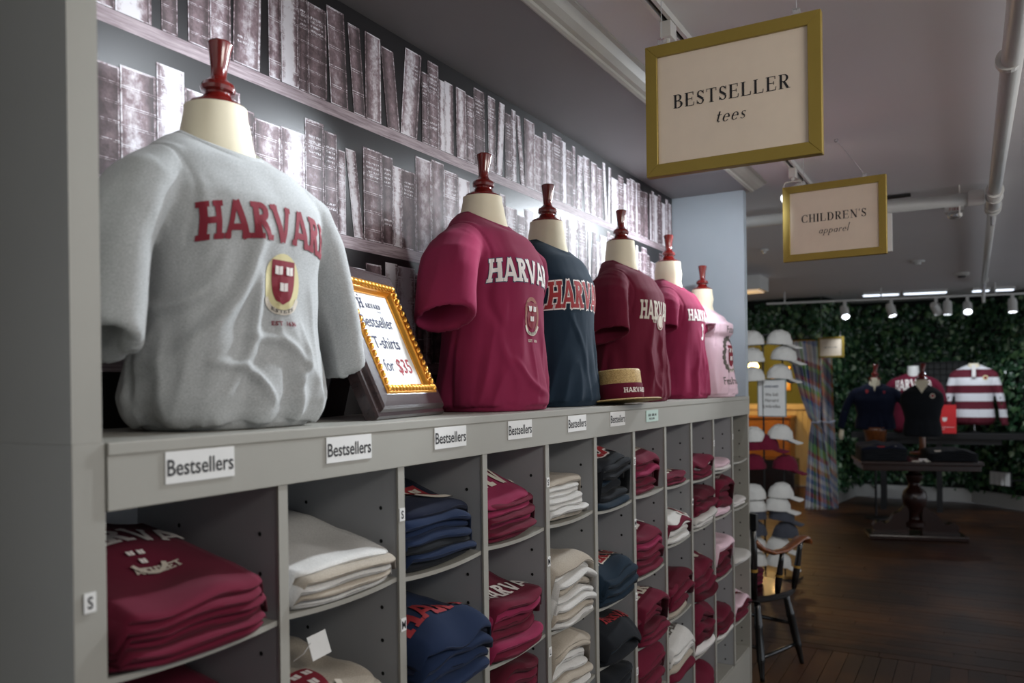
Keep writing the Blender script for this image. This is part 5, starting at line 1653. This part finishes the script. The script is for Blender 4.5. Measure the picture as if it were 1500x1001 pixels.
def curtain(name, label, top, bot, tie, W0, tieW, botW, seed, ztop=2.04):
    mb = MB(); nu, nv = 60, 50; uvs = []
    dirr = Vector((math.sin(PHI - .1), -math.cos(PHI - .1), 0)); dep = Vector((-dirr.y, dirr.x, 0))
    for i in range(nv + 1):
        z = ztop * (1 - i / nv); zt = 1.06
        if z > zt:
            q = (z - zt) / (ztop - zt); e = q ** .75
            w = tieW + (W0 - tieW) * e; c = Vector(tie).lerp(Vector(top), e)
        else:
            q = (zt - z) / zt; e = q ** .7
            w = tieW + (botW - tieW) * e; c = Vector(tie).lerp(Vector(bot), e)
        for j in range(nu + 1):
            u = j / nu - .5
            fold = .035 * math.sin(u * 2 * PI * 7 + seed + z) * (.5 + w) + .012 * math.sin(u * 31 + z * 3)
            p = c + dirr * (u * w) + dep * fold
            mb.v.append((p.x, p.y, z + .004)); uvs.append((j / nu, z / 1.2 + u * .12))
    for i in range(nv):
        for j in range(nu):
            a = i * (nu + 1) + j; mb.f.append((a, a + nu + 1, a + nu + 2, a + 1))
    me = mb.mesh(name); ul = me.uv_layers.new(name='uv')
    for lp in me.loops: ul.data[lp.index].uv = uvs[lp.vertex_index]
    o = link(name, me, M['plaid'], None, True)
    sm = o.modifiers.new('s', 'SOLIDIFY'); sm.thickness = .004
    tag(o, label, 'curtain', 'plaid curtain panels')
    o_ = MB().tube([Vector(tie) + dirr * (-tieW / 2 - .01) + Vector((0, 0, 1.06)) - dep * .0, Vector(tie) + Vector((0, 0, 1.05)) - dep * .07, Vector(tie) + dirr * (tieW / 2 + .01) + Vector((0, 0, 1.07))], .012, 8).build('tie_back', M['plaid'], o)
    return o
curtain('plaid_curtain', 'plaid madras curtain panel tied back at waist height by the opening', (10.42, 1.80, 0), (10.42, 1.66, 0), (10.42, 1.68, 0), .42, .09, .34, 1.0)
curtain('plaid_curtain', 'narrow plaid curtain edge hanging straight beside the ivy', (10.54, 1.56, 0), (10.54, 1.52, 0), (10.54, 1.55, 0), .12, .12, .14, 3.0, 1.86)
cr2 = MB().tube([(10.40, 2.9, 2.05), (10.55, 1.5, 2.05)], .014, 10).build('curtain_rod', M['goldband']); tag(cr2, 'thin rod carrying the plaid curtain across the opening', 'rod')

# ------------------------------------------------------------------ pedestal table with dark folded garments
TX, TY, TR = 8.95, .53, math.radians(-2)
table = thing('pedestal_table', 'dark mahogany pedestal table with a turned column before the ivy wall', 'table', (TX, TY, 0), math.radians(14))
# local: y along its length, x depth (viewer at -x)
MB().box((-.36, -.53, .745), (.36, .53, .78)).build('table_top', M['tablewood'], table, bevel=.008)
MB().box((-.34, -.51, .69), (.34, .51, .7448)).build('apron', M['tablewood'], table, bevel=.006)
autosmooth(MB().lathe([(.05, .09), (.10, .12), (.10, .16), (.055, .19), (.05, .24), (.10, .32), (.115, .40), (.10, .46), (.06, .50), (.05, .54), (.075, .58), (.08, .62), (.05, .65), (.09, .69)], 28).build('pedestal_column', M['tablewood'], table), 40)
MB().box((-.18, -.44, 0.002), (.18, .44, .05)).build('plinth', M['tablewood'], table, bevel=.01)
for sy in (-1, 1):
    sc_ = MB(); n = 20; pr = []
    for i in range(n + 1):
        q = i / n; yy = .06 + .33 * q
        zt = .30 * (1 - q) ** 1.4 + .06 + .045 * math.exp(-((q - .78) / .12) ** 2) + .03 * math.exp(-((q - .4) / .1) ** 2)
        pr.append((sy * yy, zt))
    vs = []
    for yy, zt in pr: vs += [(-.05, yy, .0505), (.05, yy, .0505), (.05, yy, zt), (-.05, yy, zt)]
    fs = [(i * 4 + q, (i + 1) * 4 + q, (i + 1) * 4 + (q + 1) % 4, i * 4 + (q + 1) % 4) for i in range(n) for q in range(4)] + [(0, 1, 2, 3), tuple(n * 4 + q for q in (3, 2, 1, 0))]
    me = sc_.add(vs, fs).mesh('scroll_foot'); bm = bmesh.new(); bm.from_mesh(me); bmesh.ops.recalc_face_normals(bm, faces=bm.faces); bm.to_mesh(me); bm.free()
    link('scroll_foot', me, M['tablewood'], table)
    MB().lathe([(.001, -.055), (.055, -.055), (.055, .055), (.001, .055)], 18).build('scroll_boss', M['tablewood'], table).matrix_local = Matrix.Translation((0, sy * .33, .09 + .016)) @ Matrix.Rotation(PI / 2, 4, 'Y')
pile = [(-.31, 'black', 6, .125, 'near the navy pullover'), (.29, 'black', 4, .085, 'near the striped rugby shirt')]
for (py, colr, n_, hh, lb) in pile:
    cur = lambda x, y: 0.0
    for i in range(n_):
        c_ = 'dark navy' if (i == n_ - 1 and py < 0) else 'black'
        wld = Matrix.Rotation(math.radians(14), 4, 'Z') @ Vector((-.30, -py, 0))
        o, tp = folded('folded_garment', f"{c_} folded garment, {(ORD[i] + ' from the table')} in the pile {lb}", 'folded clothes', c_, (TX + wld.x, TY + wld.y, .7805),
                       .42, .42, cur, hh / n_, hh / n_ * 1.2, 700 + i + int(py * 100), 'dark folded garments on the pedestal table', bulge=.2, rz=math.radians(14 - 90))
        cur = (lambda tp_: (lambda x, y: tp_(max(-.2, min(.2, x)), min(.42, max(0, y))) - .0006))(tp)
for i, (px_, py_, ang, c_, zz) in enumerate(((-.33, .02, .5, 'wht_ink', .785), (-.35, .05, -.4, 'seal', .785), (-.31, -.02, .1, 'wht_ink', .80), (-.34, -.05, 1.0, 'seal', .787), (-.28, .34, .2, 'red_ink', .914), (-.28, .24, .0, 'wht_ink', .914), (-.26, -.16, .7, 'seal', .876))):
    wld = Matrix.Rotation(math.radians(14), 4, 'Z') @ Vector((px_, py_, 0))
    lbs = ['on the table edge between the piles, lying flat', 'leaning out between the dark piles', 'stuck out above the other tags between the piles', 'at the corner of the pile by the rugby shirt', 'red, on the navy folded garment by the cuff', 'on the navy folded garment', 'on the pile by the rugby shirt']
    o = MB().box((-.012, -.035, 0), (.012, .035, .0012)).build('swing_tag', M[c_]); o.location = (TX + wld.x, TY + wld.y, zz); o.rotation_euler = (.0, math.radians(-35), ang)
    tag(o, 'small paper swing tag ' + lbs[i], 'tag', 'swing tags on the pedestal table')

# ------------------------------------------------------------------ display bench and dressed forms at the far wall
bench = thing('display_bench', 'long black display bench along the ivy wall behind the pedestal table', 'bench', (10.95, 0.35, 0), math.radians(3))
MB().box((-.20, -.86, .86), (.20, .98, .93)).build('bench_top', M['dark'], bench, bevel=.006)
MB().box((-.16, .0, 0), (.16, .06, .8598)).build('bench_leg', M['dark'], bench)
MB().box((-.16, .60, 0), (.16, .66, .8598)).build('bench_leg', M['dark'], bench)
MB().box((-.18, -.60, .80), (-.165, .90, .8598)).build('bench_apron', M['dark'], bench)
BT = .931
VZ = math.radians(-62)     # garment front (-y local) turned to face the viewer
def rug_mat():
    t = NT('maroon_white_stripes'); v = t.coord(); sep = t.n('ShaderNodeSeparateXYZ'); t.t.links.new(v, sep.inputs[0])
    f = t.math('GREATER_THAN', t.math('FRACT', t.math('ADD', t.math('MULTIPLY', sep.outputs[2], 1 / .185), .50)), .5)
    return t.out(t.mix(f, lin((222, 222, 226)), lin((92, 16, 36))), .85)
M['rugby'] = rug_mat()
gx = 'dressed forms by the ivy wall'
PB = dict(h=.52, a=.23, bf=.14, bb=.11, seed=31, amp=1.2, vox=.011, smooth=3, neck=.07, slim=1, long=1, sleeve_a=(.13, .02, -.06), sleeve_b=(.13, .12, -.12), tlabel='navy quarter zip pullover')
def faces(p): return -PI / 2 + math.atan2(p[1], p[0]) 
t, sh, bvh = bust('navy quarter zip pullover on a form with a red cherry finial, leftward of the maroon tee', (10.05, .985, 1.0), faces((10.05, .985)) , PB, 'dark navy', gx, 1.3, .05, .05, 'dressed_form')
t['label'] = 'navy quarter zip pullover with long sleeves on a form with a cherry finial'
MB().add([(-.035, -.075, .585), (.035, -.075, .585), (.0, -.15, .43)], [(0, 2, 1)]).build('zip_opening', M['cream'], t)
MB().lathe([(.10, -.15), (.12, -.02), (.15, .03), (.001, .031)], 20, (0, 0, 0)).build('form_base', M['armwood'], t, smooth=True)
MB().lathe([(.11, -.1502), (.11, -.17), (.012, -.172), (.012, -.97), (.13, -.985), (.13, -.9985), (.001, -.999)], 20).build('form_foot', M['dark'], t)
prints(t, bvh, .22, [('emblem', shield(.035, .04), 'red_ink', -.08, .43, .003), ('emblem', shield(.03, .03), 'mar_ink', .10, .42, .003)])
for sx, zz, yy in ((-1, -.06, -.07), (1, .05, -.13)):
    MB().tube([(sx * .345, yy, zz + .06), (sx * .355, yy - .01, zz), (sx * .352, yy - .02, zz - .05)], [.024, .03, .018], 12).build('hand_form', M['cream'], t, smooth=True)
PC = dict(h=.70, a=.235, bf=.14, bb=.11, seed=37, amp=1.0, vox=.012, smooth=3, neck=.075, sleeve_a=(.09, .34), sleeve_b=(.09, .34), tlabel='maroon tee with arched white lettering')
PC['neckmat'] = M['white']
t, sh, bvh = bust('maroon tee with arched white lettering on a white form behind the black top', (10.80, .635, BT), faces((10.8, .635)), PC, 'maroon', gx, 0, .06, .09, 'dressed_form')
prints(t, bvh, .21, [('chest_lettering', word(.12, 0, .15, .60), 'wht_ink', 0, .49, .004)])
PD = dict(h=.52, a=.20, bf=.13, bb=.10, seed=41, amp=.7, vox=.011, smooth=3, neck=.062, slim=1, sleeve_a=None, sleeve_b=None, tlabel='black sleeveless quarter zip top')
t, sh, bvh = bust('black sleeveless quarter zip top on a cream form with a cherry finial', (9.28, .47, .98), faces((9.28, .47)), PD, 'black', gx, 1.25, .05, .06, 'dressed_form')
MB().add([(-.075, -.062, .56), (.075, -.062, .56), (.0, -.145, .44)], [(0, 2, 1)]).build('zip_opening', M['cream'], t)
MB().lathe([(.12, -.178), (.12, -.16), (.03, -.15), (.03, .0), (.001, .001)], 20).build('form_base', M['armwood'], t)
prints(t, bvh, .2, [('emblem', ell(0, 0, .028, .025, 12), 'seal', .10, .41, .003), ('emblem', ell(0, 0, .017, .014, 10), 'red_ink', .10, .41, .005)])
PE = dict(h=.70, a=.21, bf=.13, bb=.1, seed=43, amp=1.2, vox=.012, smooth=3, neck=.075, long=1, sleeve_a=(.095, .0, -.05), sleeve_b=(.095, -.01, -.05), tlabel='maroon and white striped rugby shirt')
t, sh, bvh = bust('maroon and white striped long sleeved rugby shirt on a stand', (11.0, .01, 1.02), faces((11.0, .01)), PE, 'maroon', gx, 0, .05, .02, 'dressed_form', M['rugby'])
MB().box((-.02, -.165, .56), (.02, -.12, .70)).build('placket', CLOTH['white'], t)
MB().tube([(0, 0, .03), (0, 0, -.088)], .01, 10).build('stand_rod', M['steel'], t)
MB().lathe([(.09, -.0885), (.09, -.08), (.001, -.07)], 18).build('stand_foot', M['dark'], t)
prints(t, bvh, .25, [('emblem', ell(0, 0, .032, .028, 12), 'yel_ink', .12, .55, .004), ('emblem', ell(0, 0, .018, .016, 10), 'mar_ink', .12, .55, .006)])
rs = thing('red_sign', 'red upright sign card standing on the bench beside the striped rugby shirt', 'sign', (10.72, .29, BT), math.radians(6))
rc = MB().box((-.006, -.10, 0), (.006, .10, .33)).build('sign_card', simple('red_card', (206, 40, 44), .5), rs)
rpf = plane_fn((-.0068, 0, 0), (0, -1, 0), (0, 0, 1))
link('print', poly_mesh('print', shield(.05, .05) and shift(shield(.05, .05), -.02, .16) + [[(-.08, .07), (.08, .07), (.08, .074), (-.08, .074)], [(-.08, .045), (-.02, .045), (-.02, .05), (-.08, .05)]], rpf), M['wht_ink'], rc)
gp = thing('grid_panel', 'dark wire grid panel hung on the ivy wall behind the forms', 'grid panel', (11.70, .38, 1.22), math.radians(1))
MB().box((.0, -.30, 0), (.01, .30, .56)).build('backing', simple('charcoal_board', (58, 60, 60), .6), gp)
gm = MB()
for i in range(9): gm.tube([(-.008, -.28 + .07 * i, 0), (-.008, -.28 + .07 * i, .56)], .003, 5)
for i in range(8): gm.tube([(-.012, -.29, .02 + .075 * i), (-.012, .29, .02 + .075 * i)], .003, 5)
o = gm.build('grid_wires', M['blackmetal'], gp); o['kind'] = 'stuff'
pb = thing('white_vent_panel', 'white slatted vent panel low on the ivy wall', 'vent', (11.20, -.40, .32), math.radians(-40))
for i in range(4):
    MB().box((-.22, -.09 + .065 * i, 0), (-.20, -.04 + .065 * i, .15)).build('slat', M['white'], pb)
MB().box((-.1998, -.10, -.01), (-.18, .17, .16)).build('backing', M['dark'], pb)
MB().box((-.18, -.10, .05), (.2, -.08, .07)).build('bracket', M['dark'], pb)
